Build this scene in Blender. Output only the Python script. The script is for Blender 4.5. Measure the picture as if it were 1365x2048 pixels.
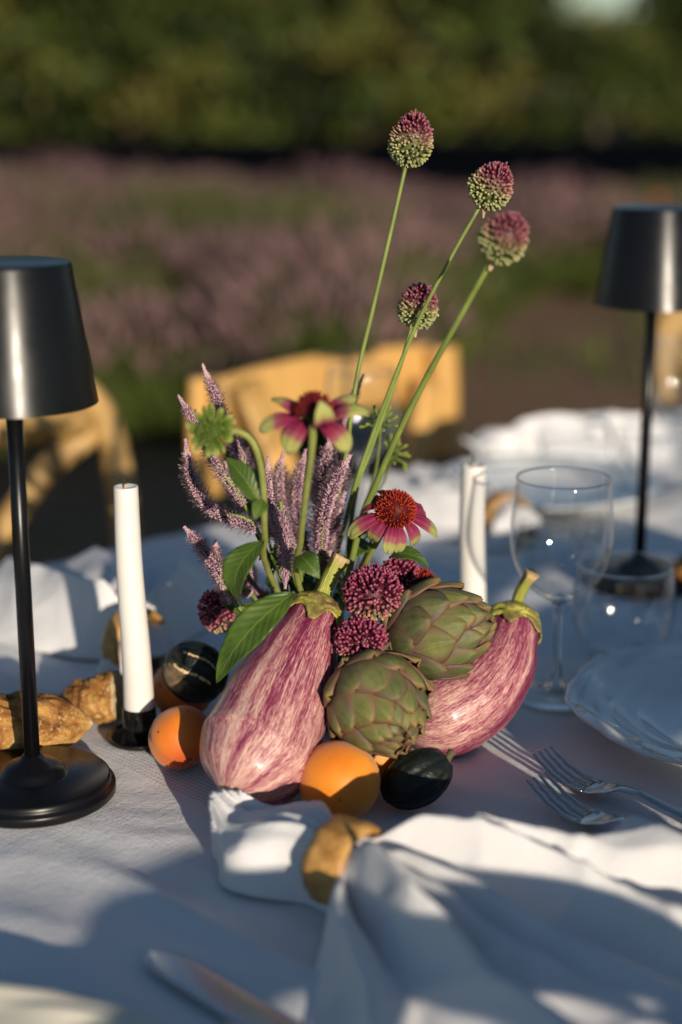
import bpy, math, random
import numpy as np
from mathutils import Vector, Matrix, noise

random.seed(7)
sc = bpy.context.scene
for o in list(bpy.data.objects):
    bpy.data.objects.remove(o)
col = sc.collection
R = math.radians

# ------------------------------------------------------------------ camera
TABLE = 0.75
CAM_H = 1.21
PITCH = R(14.8)
F = 3200.0                       # focal length in pixels of a 1365 x 2048 frame
cam_d = bpy.data.cameras.new('camera')
cam = bpy.data.objects.new('camera', cam_d)
col.objects.link(cam)
cam.location = (0, 0, CAM_H)
cam.rotation_euler = (R(90) - PITCH, 0, 0)
cam_d.sensor_fit = 'VERTICAL'
cam_d.sensor_height = 36.0
cam_d.lens = 36.0 * F / 2048.0
cam_d.clip_start = 0.02
cam_d.clip_end = 1500
cam_d.dof.use_dof = True
cam_d.dof.focus_distance = 1.085
cam_d.dof.aperture_fstop = 2.4
cam_d.dof.aperture_blades = 0
sc.camera = cam

# ------------------------------------------------------------------ world and sun
SUN_AZ = R(20)                   # the sun stands behind the camera, this far to the right
SUN_EL = R(11.6)
w = bpy.data.worlds.new('World')
sc.world = w
w.use_nodes = True
wn = w.node_tree
wn.nodes.clear()
sky = wn.nodes.new('ShaderNodeTexSky')
sky.sky_type = 'NISHITA'
sky.sun_disc = False
sky.sun_elevation = SUN_EL
sky.sun_rotation = math.pi - SUN_AZ
sky.air_density = 1.0
sky.dust_density = 0.0
sky.ozone_density = 2.2
bg = wn.nodes.new('ShaderNodeBackground')
bg.inputs['Strength'].default_value = 0.08
wo = wn.nodes.new('ShaderNodeOutputWorld')
wn.links.new(sky.outputs[0], bg.inputs[0])
wn.links.new(bg.outputs[0], wo.inputs[0])
sd = bpy.data.lights.new('sun', 'SUN')
sd.energy = 5.0
sd.angle = R(0.55)
sd.color = (1.0, 0.87, 0.70)
sun = bpy.data.objects.new('sun', sd)
col.objects.link(sun)
SUN_DIR = Vector((-math.sin(SUN_AZ) * math.cos(SUN_EL), math.cos(SUN_AZ) * math.cos(SUN_EL), -math.sin(SUN_EL)))
sun.rotation_euler = SUN_DIR.to_track_quat('-Z', 'Y').to_euler()
sun.location = (4, -7, 6)
sc.view_settings.view_transform = 'Standard'
sc.view_settings.look = 'None'
sc.view_settings.gamma = 1.0
sc.view_settings.exposure = 0.12
sc.view_settings.use_curve_mapping = False
sc.cycles.use_denoising = True
sc.cycles.max_bounces = 12
sc.cycles.transparent_max_bounces = 24
sc.cycles.transmission_bounces = 12
sc.cycles.sample_clamp_indirect = 6.0
sc.cycles.caustics_reflective = False
sc.cycles.caustics_refractive = False

# ------------------------------------------------------------------ helpers
def at(u, v, y):
    """the place that shows at frame position (u, v), y metres in front of the camera"""
    a = (u - 682.5) / F
    b = (v - 1024.0) / F
    c, s = math.cos(PITCH), math.sin(PITCH)
    dy = c - b * s
    dz = -s - b * c
    k = y / dy
    return Vector((a * k, y, CAM_H + dz * k))

def on(u, v, h=0.0):
    """the place at frame position (u, v), h metres above the table top"""
    b = (v - 1024.0) / F
    c, s = math.cos(PITCH), math.sin(PITCH)
    k = (TABLE + h - CAM_H) / (-s - b * c)
    return at(u, v, k * (c - b * s))

def smooth(a, b, x):
    t = max(0.0, min(1.0, (x - a) / (b - a)))
    return t * t * (3 - 2 * t)

class MB:
    def __init__(self):
        self.v = []; self.f = []; self.pc = []
    def add(self, vs, fs, pcs=None):
        n = len(self.v)
        self.v += [tuple(p) for p in vs]
        self.f += [tuple(i + n for i in q) for q in fs]
        self.pc += [tuple(p) for p in pcs] if pcs else [(0, 0, 0)] * len(vs)
    def grid(self, fn, nu, nv, closed=False, pcf=None):
        vs, ps, fs = [], [], []
        for j in range(nv):
            for i in range(nu):
                a = i / (nu if closed else nu - 1)
                b = j / (nv - 1)
                vs.append(fn(a, b))
                ps.append(pcf(a, b) if pcf else (a, b, 0))
        m = nu if closed else nu - 1
        for j in range(nv - 1):
            for i in range(m):
                i2 = (i + 1) % nu
                fs.append((j * nu + i, j * nu + i2, (j + 1) * nu + i2, (j + 1) * nu + i))
        self.add(vs, fs, ps)
    def tube(self, pts, rad, n=8, caps=True, wob=None):
        pts = [Vector(p) for p in pts]
        if not hasattr(rad, '__len__'):
            rad = [rad] * len(pts)
        t0 = (pts[1] - pts[0]).normalized()
        up = Vector((0, 0, 1)) if abs(t0.z) < 0.9 else Vector((1, 0, 0))
        nx = t0.cross(up).normalized()
        vs, ps, fs = [], [], []
        L = 0
        for k, p in enumerate(pts):
            t = (pts[min(k + 1, len(pts) - 1)] - pts[max(k - 1, 0)]).normalized()
            nx = (nx - t * nx.dot(t)).normalized()
            ny = t.cross(nx)
            if k: L += (p - pts[k - 1]).length
            for i in range(n):
                a = 2 * math.pi * i / n
                r = rad[k] * (wob(a, k / (len(pts) - 1)) if wob else 1)
                vs.append(p + nx * (r * math.cos(a)) + ny * (r * math.sin(a)))
                ps.append((math.cos(a), math.sin(a), k / (len(pts) - 1)))
        for k in range(len(pts) - 1):
            for i in range(n):
                j = (i + 1) % n
                fs.append((k * n + i, k * n + j, (k + 1) * n + j, (k + 1) * n + i))
        if caps:
            fs.append(tuple(range(n - 1, -1, -1)))
            fs.append(tuple((len(pts) - 1) * n + i for i in range(n)))
        self.add(vs, fs, ps)
    def lathe(self, prof, n=32, mod=None, close=False):
        vs, ps, fs = [], [], []
        for k, (r, z) in enumerate(prof):
            for i in range(n):
                a = 2 * math.pi * i / n
                rr, zz = mod(a, r, z, k) if mod else (r, z)
                vs.append((rr * math.cos(a), rr * math.sin(a), zz))
                ps.append((math.cos(a), math.sin(a), k / (len(prof) - 1)))
        K = len(prof)
        for k in range(K if close else K - 1):
            k2 = (k + 1) % K
            for i in range(n):
                j = (i + 1) % n
                fs.append((k * n + i, k * n + j, k2 * n + j, k2 * n + i))
        self.add(vs, fs, ps)
    def box(self, c, s, rot=None):
        c = Vector(c)
        vs = []
        for x in (-1, 1):
            for y in (-1, 1):
                for z in (-1, 1):
                    q = Vector((x * s[0] / 2, y * s[1] / 2, z * s[2] / 2))
                    vs.append(c + (rot @ q if rot else q))
        self.add(vs, [(0, 1, 3, 2), (4, 6, 7, 5), (0, 4, 5, 1), (2, 3, 7, 6), (0, 2, 6, 4), (1, 5, 7, 3)])
    def move(self, M):
        self.v = [tuple(M @ Vector(p)) for p in self.v]
        return self
    def build(self, name, mat, parent=None, sm=True, local=False, kind=None, solid=None, bevel=None, sub=None):
        me = bpy.data.meshes.new(name)
        off = Vector((0, 0, 0))
        if parent is not None and not local:
            off = parent.location if parent.parent is None else parent.location + parent.parent.location
        me.from_pydata([tuple(Vector(p) - off) for p in self.v], [], self.f)
        a = me.attributes.new('pc', 'FLOAT_VECTOR', 'POINT')
        a.data.foreach_set('vector', [c for p in self.pc for c in p])
        me.materials.append(mat)
        if sm:
            me.polygons.foreach_set('use_smooth', [True] * len(me.polygons))
        me.update()
        o = bpy.data.objects.new(name, me)
        col.objects.link(o)
        if parent is not None:
            o.parent = parent
        if kind: o['kind'] = kind
        if solid:
            m = o.modifiers.new('s', 'SOLIDIFY'); m.thickness = solid; m.offset = 0
        if bevel:
            m = o.modifiers.new('b', 'BEVEL'); m.width = bevel; m.segments = 2; m.limit_method = 'ANGLE'
        if sub:
            m = o.modifiers.new('d', 'SUBSURF'); m.levels = sub; m.render_levels = sub
        return o

def tag(o, label, cat, group=None, kind=None):
    if label: o['label'] = label
    if cat: o['category'] = cat
    if group: o['group'] = group
    if kind: o['kind'] = kind
    return o

def thing(name, label, cat, loc=(0, 0, 0), rz=0.0, group=None):
    o = bpy.data.objects.new(name, None)
    o.empty_display_size = 0.02
    col.objects.link(o)
    o.location = loc
    o.rotation_euler = (0, 0, rz)
    return tag(o, label, cat, group)

def dup(root, label, loc, rz=0.0, group=None):
    r = root.copy(); col.objects.link(r)
    r.location = loc; r.rotation_euler = (0, 0, rz)
    r['label'] = label
    if group: r['group'] = group
    for ch in list(root.children):
        c = ch.copy(); col.objects.link(c); c.parent = r
        for g in ch.children:
            d = g.copy(); col.objects.link(d); d.parent = c
    return r

def catmull(pts, n):
    pts = [Vector(p) for p in pts]
    P = [pts[0] * 2 - pts[1]] + pts + [pts[-1] * 2 - pts[-2]]
    out = []
    segs = len(pts) - 1
    for k in range(n):
        t = k / (n - 1) * segs
        i = min(int(t), segs - 1); t -= i
        a, b, c, d = P[i], P[i + 1], P[i + 2], P[i + 3]
        out.append(0.5 * ((2 * b) + (c - a) * t + (2 * a - 5 * b + 4 * c - d) * t * t + (3 * b - a - 3 * c + d) * t ** 3))
    return out

def interp(xs, ys, x):
    for i in range(len(xs) - 1):
        if x <= xs[i + 1]:
            t = (x - xs[i]) / (xs[i + 1] - xs[i]); t = max(0, t)
            t = t * t * (3 - 2 * t) * 0.5 + t * 0.5
            return ys[i] + (ys[i + 1] - ys[i]) * t
    return ys[-1]

def frame(axis, up=(0, 0, 1)):
    z = Vector(axis).normalized()
    x = Vector(up).cross(z)
    if x.length < 1e-4: x = Vector((1, 0, 0)).cross(z)
    x.normalize()
    y = z.cross(x)
    return Matrix((x, y, z)).transposed()

# ------------------------------------------------------------------ materials
class Mat:
    def __init__(self, name, base=(0.5, 0.5, 0.5), rough=0.5, metal=0.0, spec=0.5):
        self.m = bpy.data.materials.new(name)
        self.m.use_nodes = True
        self.nt = self.m.node_tree
        self.b = self.nt.nodes['Principled BSDF']
        self.out = self.nt.nodes['Material Output']
        self.b.inputs['Base Color'].default_value = (*base, 1)
        self.b.inputs['Roughness'].default_value = rough
        self.b.inputs['Metallic'].default_value = metal
        self.b.inputs['Specular IOR Level'].default_value = spec
    def n(self, t, **kw):
        nd = self.nt.nodes.new('ShaderNode' + t)
        for k, v in kw.items():
            setattr(nd, k, v)
        return nd
    def l(self, a, b):
        self.nt.links.new(a, b)
    def coords(self, kind='Object', scale=(1, 1, 1)):
        if kind == 'pc':
            a = self.n('Attribute', attribute_name='pc'); src = a.outputs['Vector']
        else:
            a = self.n('TexCoord'); src = a.outputs[kind]
        mp = self.n('Mapping'); mp.inputs['Scale'].default_value = scale
        self.l(src, mp.inputs['Vector'])
        return mp.outputs[0]
    def noise(self, co, scale=5, detail=3, rough=0.5, dist=0.0):
        t = self.n('TexNoise')
        t.inputs['Scale'].default_value = scale
        t.inputs['Detail'].default_value = detail
        t.inputs['Roughness'].default_value = rough
        t.inputs['Distortion'].default_value = dist
        self.l(co, t.inputs['Vector'])
        return t.outputs[0]
    def ramp(self, fac, stops, interp='LINEAR'):
        r = self.n('ValToRGB'); r.color_ramp.interpolation = interp
        e = r.color_ramp.elements
        while len(e) < len(stops): e.new(0.5)
        for i, (p, c) in enumerate(stops):
            e[i].position = p
            e[i].color = (*c, 1) if hasattr(c, '__len__') else (c, c, c, 1)
        self.l(fac, r.inputs[0])
        return r.outputs[0]
    def mix(self, fac, a, b, mode='MIX'):
        m = self.n('MixRGB', blend_type=mode)
        for s, x in ((m.inputs[0], fac), (m.inputs[1], a), (m.inputs[2], b)):
            if hasattr(x, 'links') or hasattr(x, 'is_output'): self.l(x, s)
            elif hasattr(x, '__len__'): s.default_value = (*x, 1)
            else: s.default_value = x
        return m.outputs[0]
    def math(self, op, a, b=0.0):
        m = self.n('Math', operation=op)
        for s, x in ((m.inputs[0], a), (m.inputs[1], b)):
            if hasattr(x, 'is_output'): self.l(x, s)
            else: s.default_value = x
        return m.outputs[0]
    def sep(self, src='pc'):
        a = self.n('Attribute', attribute_name=src)
        s = self.n('SeparateXYZ'); self.l(a.outputs['Vector'], s.inputs[0])
        return s.outputs
    def color(self, c):
        self.l(c, self.b.inputs['Base Color']); return self
    def rough(self, c):
        self.l(c, self.b.inputs['Roughness']); return self
    def bump(self, h, strength=0.3, dist=0.001):
        b = self.n('Bump')
        b.inputs['Strength'].default_value = strength
        b.inputs['Distance'].default_value = dist
        self.l(h, b.inputs['Height'])
        prev = self.b.inputs['Normal']
        if prev.links: self.l(prev.links[0].from_socket, b.inputs['Normal'])
        self.l(b.outputs[0], self.b.inputs['Normal'])
        return self
    def sss(self, w, rad, scale):
        self.b.inputs['Subsurface Weight'].default_value = w
        self.b.inputs['Subsurface Radius'].default_value = rad
        self.b.inputs['Subsurface Scale'].default_value = scale
        return self
    def translucent(self, c, fac):
        t = self.n('BsdfTranslucent')
        if hasattr(c, 'is_output'): self.l(c, t.inputs[0])
        else: t.inputs[0].default_value = (*c, 1)
        mx = self.n('MixShader'); mx.inputs[0].default_value = fac
        self.l(self.b.outputs[0], mx.inputs[1]); self.l(t.outputs[0], mx.inputs[2])
        self.l(mx.outputs[0], self.out.inputs[0])
        return self

def simple(name, base, rough=0.5, var=0.25, scale=30, metal=0.0, spec=0.5, bump=0.0, bd=0.001):
    m = Mat(name, base, rough, metal, spec)
    nz = m.noise(m.coords(), scale, 4)
    lo = tuple(c * (1 - var) for c in base); hi = tuple(min(1, c * (1 + var)) for c in base)
    m.color(m.ramp(nz, [(0.3, lo), (0.7, hi)]))
    if bump: m.bump(nz, bump, bd)
    return m

X = {}
# cloth
def cloth(name, base, band=False, trans=0.0):
    m = Mat(name, base, 0.85, spec=0.2)
    co = m.coords()
    big = m.noise(co, 9, 4, 0.55)
    c = m.ramp(big, [(0.3, tuple(k * 0.95 for k in base)), (0.7, base)])
    m.b.inputs['Sheen Weight'].default_value = 0.15
    fine = m.noise(m.coords(scale=(1, 0.35, 1)), 900, 2)
    m.bump(fine, 0.6, 0.0009)
    m.bump(m.noise(m.coords(scale=(0.4, 1, 1)), 170, 4, 0.6, 0.1), 0.25, 0.0016)
    m.bump(m.noise(m.coords(scale=(1, 0.5, 1)), 38, 5, 0.55, 0.2), 0.22, 0.004)
    if band:
        s = m.n('SeparateXYZ'); m.l(m.coords(), s.inputs[0])
        # open-weave band that runs across the table
        d = m.math('ABSOLUTE', m.math('SUBTRACT', s.outputs[0], 0.655))
        mask = m.math('LESS_THAN', d, 0.024)
        d2 = m.math('ABSOLUTE', m.math('SUBTRACT', s.outputs[0], 0.575))
        mask2 = m.math('LESS_THAN', d2, 0.007)
        mask = m.math('MAXIMUM', mask, m.math('MULTIPLY', mask2, 0.6))
        k = 2 * math.pi / 0.0058
        wa = m.math('SINE', m.math('MULTIPLY', m.math('ADD', s.outputs[0], s.outputs[1]), k * 0.8))
        wb = m.math('SINE', m.math('MULTIPLY', m.math('SUBTRACT', s.outputs[0], s.outputs[1]), k * 0.8))
        hole = m.math('GREATER_THAN', m.math('MULTIPLY', wa, wb), 0.22)
        hm = m.math('MULTIPLY', hole, mask)
        c = m.mix(m.math('MULTIPLY', hm, 0.42), c, (0.22, 0.18, 0.16))
        m.bump(m.math('MULTIPLY', hm, -1.0), 0.8, 0.0012)
    m.color(c)
    if trans: m.translucent(tuple(k * 0.9 for k in base), trans)
    return m.m
X['cloth'] = cloth('white linen', (0.74, 0.735, 0.745), True)
X['napkin'] = cloth('napkin cotton', (0.82, 0.81, 0.815), False, 0.12)

m = Mat('black lacquer', (0.004, 0.004, 0.005), 0.3, 0.0, 0.32)
m.rough(m.ramp(m.noise(m.coords(), 60, 3), [(0.3, 0.27), (0.7, 0.33)]))
m.b.inputs['Coat Weight'].default_value = 0.0
X['lamp'] = m.m
m = Mat('black enamel', (0.008, 0.007, 0.007), 0.16, 0.0, 0.5)
m.rough(m.ramp(m.noise(m.coords(), 90, 3), [(0.3, 0.12), (0.7, 0.22)]))
X['enamel'] = m.m
X['diffuser'] = simple('lamp diffuser', (0.7, 0.68, 0.62), 0.5, 0.04).m
m = simple('wax', (0.74, 0.71, 0.665), 0.42, 0.03, 40, bump=0.05)
m.sss(0.5, (1.0, 0.75, 0.5), 0.006)
X['wax'] = m.m
X['wick'] = simple('wick', (0.02, 0.017, 0.015), 0.9, 0.3).m
X['wickroot'] = simple('waxed wick', (0.55, 0.36, 0.16), 0.6, 0.1).m

# eggplant skin: cream flecks and streaks along the fruit
m = Mat('eggplant skin', (0.4, 0.1, 0.15), 0.32, 0, 0.28)
nb = m.noise(m.coords('pc', (2.2, 2.2, 0.7)), 1.6, 4, 0.6, 0.3)
ns = m.noise(m.coords('pc', (27.0, 27.0, 7.5)), 1.7, 6, 0.68, 0.08)
nf = m.noise(m.coords('pc', (52.0, 52.0, 26.0)), 1.7, 4, 0.7, 0.1)
sx = m.sep()
mixn = m.math('ADD', m.math('MULTIPLY', nb, 0.50), m.math('ADD', m.math('MULTIPLY', ns, 0.70), m.math('MULTIPLY', nf, 0.65)))
# the cream gains towards the blossom end
mixn = m.math('SUBTRACT', mixn, m.math('MULTIPLY', sx[2], 0.13))
c = m.ramp(m.math('SUBTRACT', mixn, 0.37), [(0.40, (0.13, 0.012, 0.048)), (0.485, (0.25, 0.045, 0.092)), (0.53, (0.42, 0.17, 0.175)), (0.63, (0.66, 0.45, 0.37))])
tip = m.ramp(sx[2], [(0.0, 1.0), (0.035, 0.0)])
c = m.mix(m.math('MULTIPLY', tip, 0.8), c, (0.62, 0.47, 0.24))
m.color(c)
m.b.inputs['Coat Weight'].default_value = 0.12
m.b.inputs['Coat Roughness'].default_value = 0.08
m.bump(nf, 0.05, 0.0006)
m.bump(m.noise(m.coords(), 26, 3), 0.12, 0.004)
X['eggplant'] = m.m
m = Mat('eggplant calyx', (0.3, 0.3, 0.06), 0.55)
n1 = m.noise(m.coords(), 85, 4, 0.6, 0.4)
m.color(m.ramp(n1, [(0.34, (0.14, 0.085, 0.035)), (0.46, (0.22, 0.17, 0.05)), (0.56, (0.33, 0.32, 0.045)), (0.72, (0.46, 0.43, 0.10))]))
m.bump(m.noise(m.coords(), 240, 4), 0.6, 0.0015)
X['calyx'] = m.m
m = Mat('eggplant stem', (0.4, 0.42, 0.08), 0.5)
n1 = m.noise(m.coords('pc', (5, 5, 1.2)), 1.8, 4)
sx = m.sep()
c = m.ramp(n1, [(0.3, (0.19, 0.22, 0.035)), (0.5, (0.36, 0.38, 0.06)), (0.7, (0.50, 0.50, 0.13))])
c = m.mix(m.ramp(sx[2], [(0.8, 0.0), (0.95, 1.0)]), c, (0.50, 0.36, 0.16))
m.color(c); m.bump(n1, 0.8, 0.002)
X['eggstem'] = m.m

# artichoke
m = Mat('artichoke bract', (0.15, 0.18, 0.07), 0.48, 0, 0.35)
sx = m.sep()
n1 = m.noise(m.coords(), 70, 4, 0.6)
c = m.ramp(n1, [(0.3, (0.070, 0.082, 0.028)), (0.5, (0.115, 0.128, 0.042)), (0.72, (0.18, 0.185, 0.068))])
vein = m.noise(m.coords('pc', (14, 1.0, 1)), 2.0, 3)
c = m.mix(m.ramp(vein, [(0.45, 0.0), (0.65, 0.35)]), c, (0.24, 0.25, 0.10))
edge = m.math('ABSOLUTE', sx[0])
c = m.mix(m.ramp(m.math('ADD', edge, m.math('MULTIPLY', m.math('SUBTRACT', n1, 0.5), 0.5)), [(0.42, 0.0), (0.95, 0.8)]), c, (0.135, 0.055, 0.055))
c = m.mix(m.ramp(m.math('ADD', sx[1], m.math('MULTIPLY', m.math('SUBTRACT', n1, 0.5), 0.35)), [(0.88, 0.0), (1.04, 0.75)]), c, (0.20, 0.11, 0.045))
c = m.mix(m.ramp(sx[1], [(0.30, 0.45), (0.62, 0.0)]), c, (0.15, 0.075, 0.075))
oi = m.n('ObjectInfo')
c = m.mix(1.0, c, m.ramp(oi.outputs['Random'], [(0.0, (0.72, 0.70, 0.80)), (0.5, (1.0, 1.0, 1.0)), (1.0, (1.22, 1.15, 0.95))]), 'MULTIPLY')
m.color(c)
m.bump(vein, 0.35, 0.0012); m.bump(m.noise(m.coords(), 260, 3), 0.2, 0.0006)
X['bract'] = m.m
X['artcore'] = simple('artichoke heart', (0.055, 0.05, 0.02), 0.8, 0.3).m

# apricot
def apricot_skin(nm, key, lo):
    m = Mat(nm, (0.8, 0.3, 0.03), 0.5, 0, 0.35)
    n1 = m.noise(m.coords(), 26, 4, 0.55)
    n2 = m.noise(m.coords(), 14, 2)
    c = m.ramp(n1, [(0.3, (0.72, 0.20, 0.012)), (0.6, (0.80, 0.29, 0.02)), (0.8, (0.84, 0.36, 0.04))])
    c = m.mix(m.ramp(n2, [(lo, 0.0), (lo + 0.20, 0.9)]), c, (0.46, 0.060, 0.018))
    v = m.n('TexVoronoi'); v.inputs['Scale'].default_value = 95
    m.l(m.coords(), v.inputs['Vector'])
    spk = m.math('MULTIPLY', m.math('LESS_THAN', v.outputs['Distance'], 0.20), m.math('GREATER_THAN', m.noise(m.coords(), 50, 1), 0.54))
    c = m.mix(m.math('MULTIPLY', spk, 0.8), c, (0.10, 0.02, 0.008))
    m.color(c)
    m.b.inputs['Sheen Weight'].default_value = 0.2
    m.sss(0.25, (1.0, 0.35, 0.1), 0.006)
    m.bump(m.noise(m.coords(), 300, 2), 0.12, 0.0005)
    X[key] = m.m
apricot_skin('apricot skin', 'apricot', 0.56)
apricot_skin('blushed apricot skin', 'blush', 0.38)

# squash
m = Mat('squash rind', (0.01, 0.016, 0.011), 0.44, 0, 0.35)
n1 = m.noise(m.coords(), 48, 5, 0.7, 0.5)
n2 = m.noise(m.coords(), 170, 4, 0.7)
sx = m.sep()
c = m.ramp(n2, [(0.35, (0.004, 0.006, 0.006)), (0.65, (0.010, 0.014, 0.010))])
# corky ground spot and pale scars along the ribs
patch = m.math('MULTIPLY', sx[2], m.math('GREATER_THAN', n1, 0.40))
c = m.mix(m.math('MULTIPLY', patch, 0.85), c, m.ramp(n2, [(0.35, (0.10, 0.065, 0.035)), (0.65, (0.24, 0.16, 0.085))]))
scar = m.math('MULTIPLY', sx[0], m.math('GREATER_THAN', n1, 0.36))
c = m.mix(scar, c, (0.62, 0.44, 0.22))
m.color(c)
m.bump(n2, 0.5, 0.0012); m.bump(n1, 0.6, 0.003)
X['squash'] = m.m
X['stalk'] = simple('dry stalk', (0.10, 0.085, 0.04), 0.8, 0.35, 120, bump=0.5).m

# flowers
def attr_ramp(name, ch, stops, rough=0.55, nscale=300, namp=0.35, tr=0.0, sheen=0.0):
    m = Mat(name, (0.3, 0.1, 0.1), rough, 0, 0.15)
    sx = m.sep()
    nz = m.noise(m.coords(), nscale, 3)
    f = m.math('ADD', sx[ch], m.math('MULTIPLY', m.math('SUBTRACT', nz, 0.5), namp))
    c = m.ramp(f, stops)
    m.color(c)
    if sheen: m.b.inputs['Sheen Weight'].default_value = sheen
    if tr: m.translucent(c, tr)
    return m.m
def floret_mat(name, stops, tipcol, tipw):
    m = Mat(name, (0.3, 0.1, 0.1), 0.5, 0, 0.3)
    sx = m.sep()
    c = m.ramp(sx[0], stops)
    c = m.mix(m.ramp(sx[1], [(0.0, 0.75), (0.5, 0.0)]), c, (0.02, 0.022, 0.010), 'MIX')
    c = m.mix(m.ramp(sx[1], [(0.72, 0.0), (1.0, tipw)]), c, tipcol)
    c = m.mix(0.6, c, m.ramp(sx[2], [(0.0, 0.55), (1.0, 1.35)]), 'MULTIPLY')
    m.color(c)
    return m.m
X['allium'] = floret_mat('drumstick allium florets', [(0.38, (0.26, 0.30, 0.095)), (0.52, (0.34, 0.28, 0.12)), (0.66, (0.24, 0.055, 0.08)), (0.84, (0.15, 0.010, 0.038))], (0.62, 0.42, 0.38), 0.28)
X['allium_low'] = floret_mat('open allium florets', [(0.10, (0.30, 0.28, 0.10)), (0.28, (0.26, 0.055, 0.085)), (0.60, (0.19, 0.010, 0.055))], (0.60, 0.22, 0.28), 0.34)
X['papery'] = simple('papery spathe', (0.55, 0.40, 0.22), 0.7, 0.2, 100).translucent((0.5, 0.36, 0.2), 0.3).m
X['stem'] = simple('green stem', (0.17, 0.22, 0.045), 0.5, 0.2, 60).m
X['stem2'] = simple('pale green stem', (0.22, 0.24, 0.06), 0.55, 0.25, 80).m
m = Mat('leaf', (0.08, 0.15, 0.02), 0.42, 0, 0.4)
sx = m.sep()
nz = m.noise(m.coords(), 60, 4)
c = m.ramp(nz, [(0.3, (0.045, 0.088, 0.012)), (0.7, (0.095, 0.155, 0.022))])
mid = m.math('ABSOLUTE', sx[0])
c = m.mix(m.ramp(mid, [(0.0, 0.7), (0.07, 0.0)]), c, (0.20, 0.28, 0.06))
m.color(c)
wv = m.math('SINE', m.math('MULTIPLY', m.math('SUBTRACT', sx[1], m.math('MULTIPLY', mid, 0.22)), 62.0))
m.bump(wv, 0.22, 0.0007); m.bump(nz, 0.3, 0.001)
m.translucent(c, 0.22)
X['leaf'] = m.m
X['petal'] = attr_ramp('coneflower petal', 1, [(0.0, (0.20, 0.015, 0.055)), (0.35, (0.27, 0.030, 0.080)), (0.54, (0.32, 0.10, 0.11)), (0.64, (0.38, 0.32, 0.12)), (0.75, (0.40, 0.41, 0.12)), (1.0, (0.46, 0.45, 0.18))], 0.5, 220, 0.16, 0.22)
X['cone'] = attr_ramp('coneflower cone', 1, [(0.0, (0.035, 0.005, 0.006)), (0.55, (0.19, 0.012, 0.010)), (0.85, (0.36, 0.032, 0.014)), (1.0, (0.46, 0.12, 0.02))], 0.5, 120, 0.55)
X['conered'] = attr_ramp('dark red cone', 1, [(0.0, (0.03, 0.004, 0.006)), (0.5, (0.13, 0.008, 0.012)), (1.0, (0.30, 0.02, 0.018))], 0.5, 200, 0.2)
X['bud'] = attr_ramp('green bud', 1, [(0.0, (0.035, 0.07, 0.010)), (0.6, (0.14, 0.20, 0.035)), (1.0, (0.34, 0.38, 0.10))], 0.5, 200, 0.2, 0.15)
X['spike'] = attr_ramp('veronica florets', 1, [(0.0, (0.036, 0.017, 0.054)), (0.40, (0.18, 0.085, 0.185)), (0.72, (0.38, 0.22, 0.29)), (1.0, (0.66, 0.47, 0.45))], 0.6, 110, 0.75)
X['spiketip'] = attr_ramp('veronica buds', 1, [(0.0, (0.12, 0.06, 0.07)), (0.5, (0.34, 0.20, 0.20)), (1.0, (0.62, 0.44, 0.38))], 0.6, 160, 0.5)
X['darkvase'] = simple('dark stoneware', (0.015, 0.015, 0.017), 0.55, 0.3).m

# glass: clear walls that mirror at grazing angles
def clear(name, tint=(0.985, 0.99, 0.995), ior=1.42):
    m = Mat(name)
    m.nt.nodes.remove(m.b)
    lw = m.n('LayerWeight'); lw.inputs[0].default_value = 0.5
    lw2 = m.n('LayerWeight'); lw2.inputs[0].default_value = 0.5
    tc = m.ramp(lw.outputs['Facing'], [(0.0, tint), (0.68, (0.975, 0.98, 0.985)), (0.86, (0.87, 0.89, 0.91)), (0.98, (0.52, 0.56, 0.60))])
    fs = m.math('ADD', m.math('MULTIPLY', m.math('POWER', lw2.outputs['Facing'], 4.5), 0.8), 0.05)
    tr = m.n('BsdfTransparent'); m.l(tc, tr.inputs[0])
    gl = m.n('BsdfGlossy'); gl.inputs['Roughness'].default_value = 0.03
    bp = m.n('Bump'); bp.inputs['Strength'].default_value = 0.14; bp.inputs['Distance'].default_value = 0.002
    m.l(m.noise(m.coords(), 40, 1), bp.inputs['Height']); m.l(bp.outputs[0], gl.inputs['Normal'])
    mx = m.n('MixShader')
    m.l(fs, mx.inputs[0]); m.l(tr.outputs[0], mx.inputs[1]); m.l(gl.outputs[0], mx.inputs[2])
    m.l(mx.outputs[0], m.out.inputs[0])
    return m.m
X['glass'] = clear('drinking glass')
m = Mat('solid glass', (1, 1, 1), 0.0)
m.b.inputs['Transmission Weight'].default_value = 1.0
m.b.inputs['IOR'].default_value = 1.45
X['solidglass'] = m.m

m = Mat('porcelain', (0.70, 0.72, 0.72), 0.12, 0, 0.5)
m.b.inputs['Coat Weight'].default_value = 0.4
m.b.inputs['Coat Roughness'].default_value = 0.08
m.bump(m.noise(m.coords(), 30, 2), 0.06, 0.003)
m.color(m.ramp(m.noise(m.coords(), 20, 3), [(0.3, (0.66, 0.68, 0.68)), (0.7, (0.72, 0.735, 0.735))]))
X['porcelain'] = m.m
m = Mat('cream porcelain', (0.72, 0.68, 0.56), 0.15, 0, 0.5)
m.color(m.ramp(m.noise(m.coords(), 20, 3), [(0.3, (0.68, 0.63, 0.52)), (0.7, (0.74, 0.70, 0.58))]))
X['cream'] = m.m
m = Mat('cutlery steel', (0.55, 0.54, 0.53), 0.18, 1.0)
m.rough(m.ramp(m.noise(m.coords(scale=(1, 20, 1)), 60, 3), [(0.3, 0.13), (0.7, 0.26)]))
X['steel'] = m.m

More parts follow.
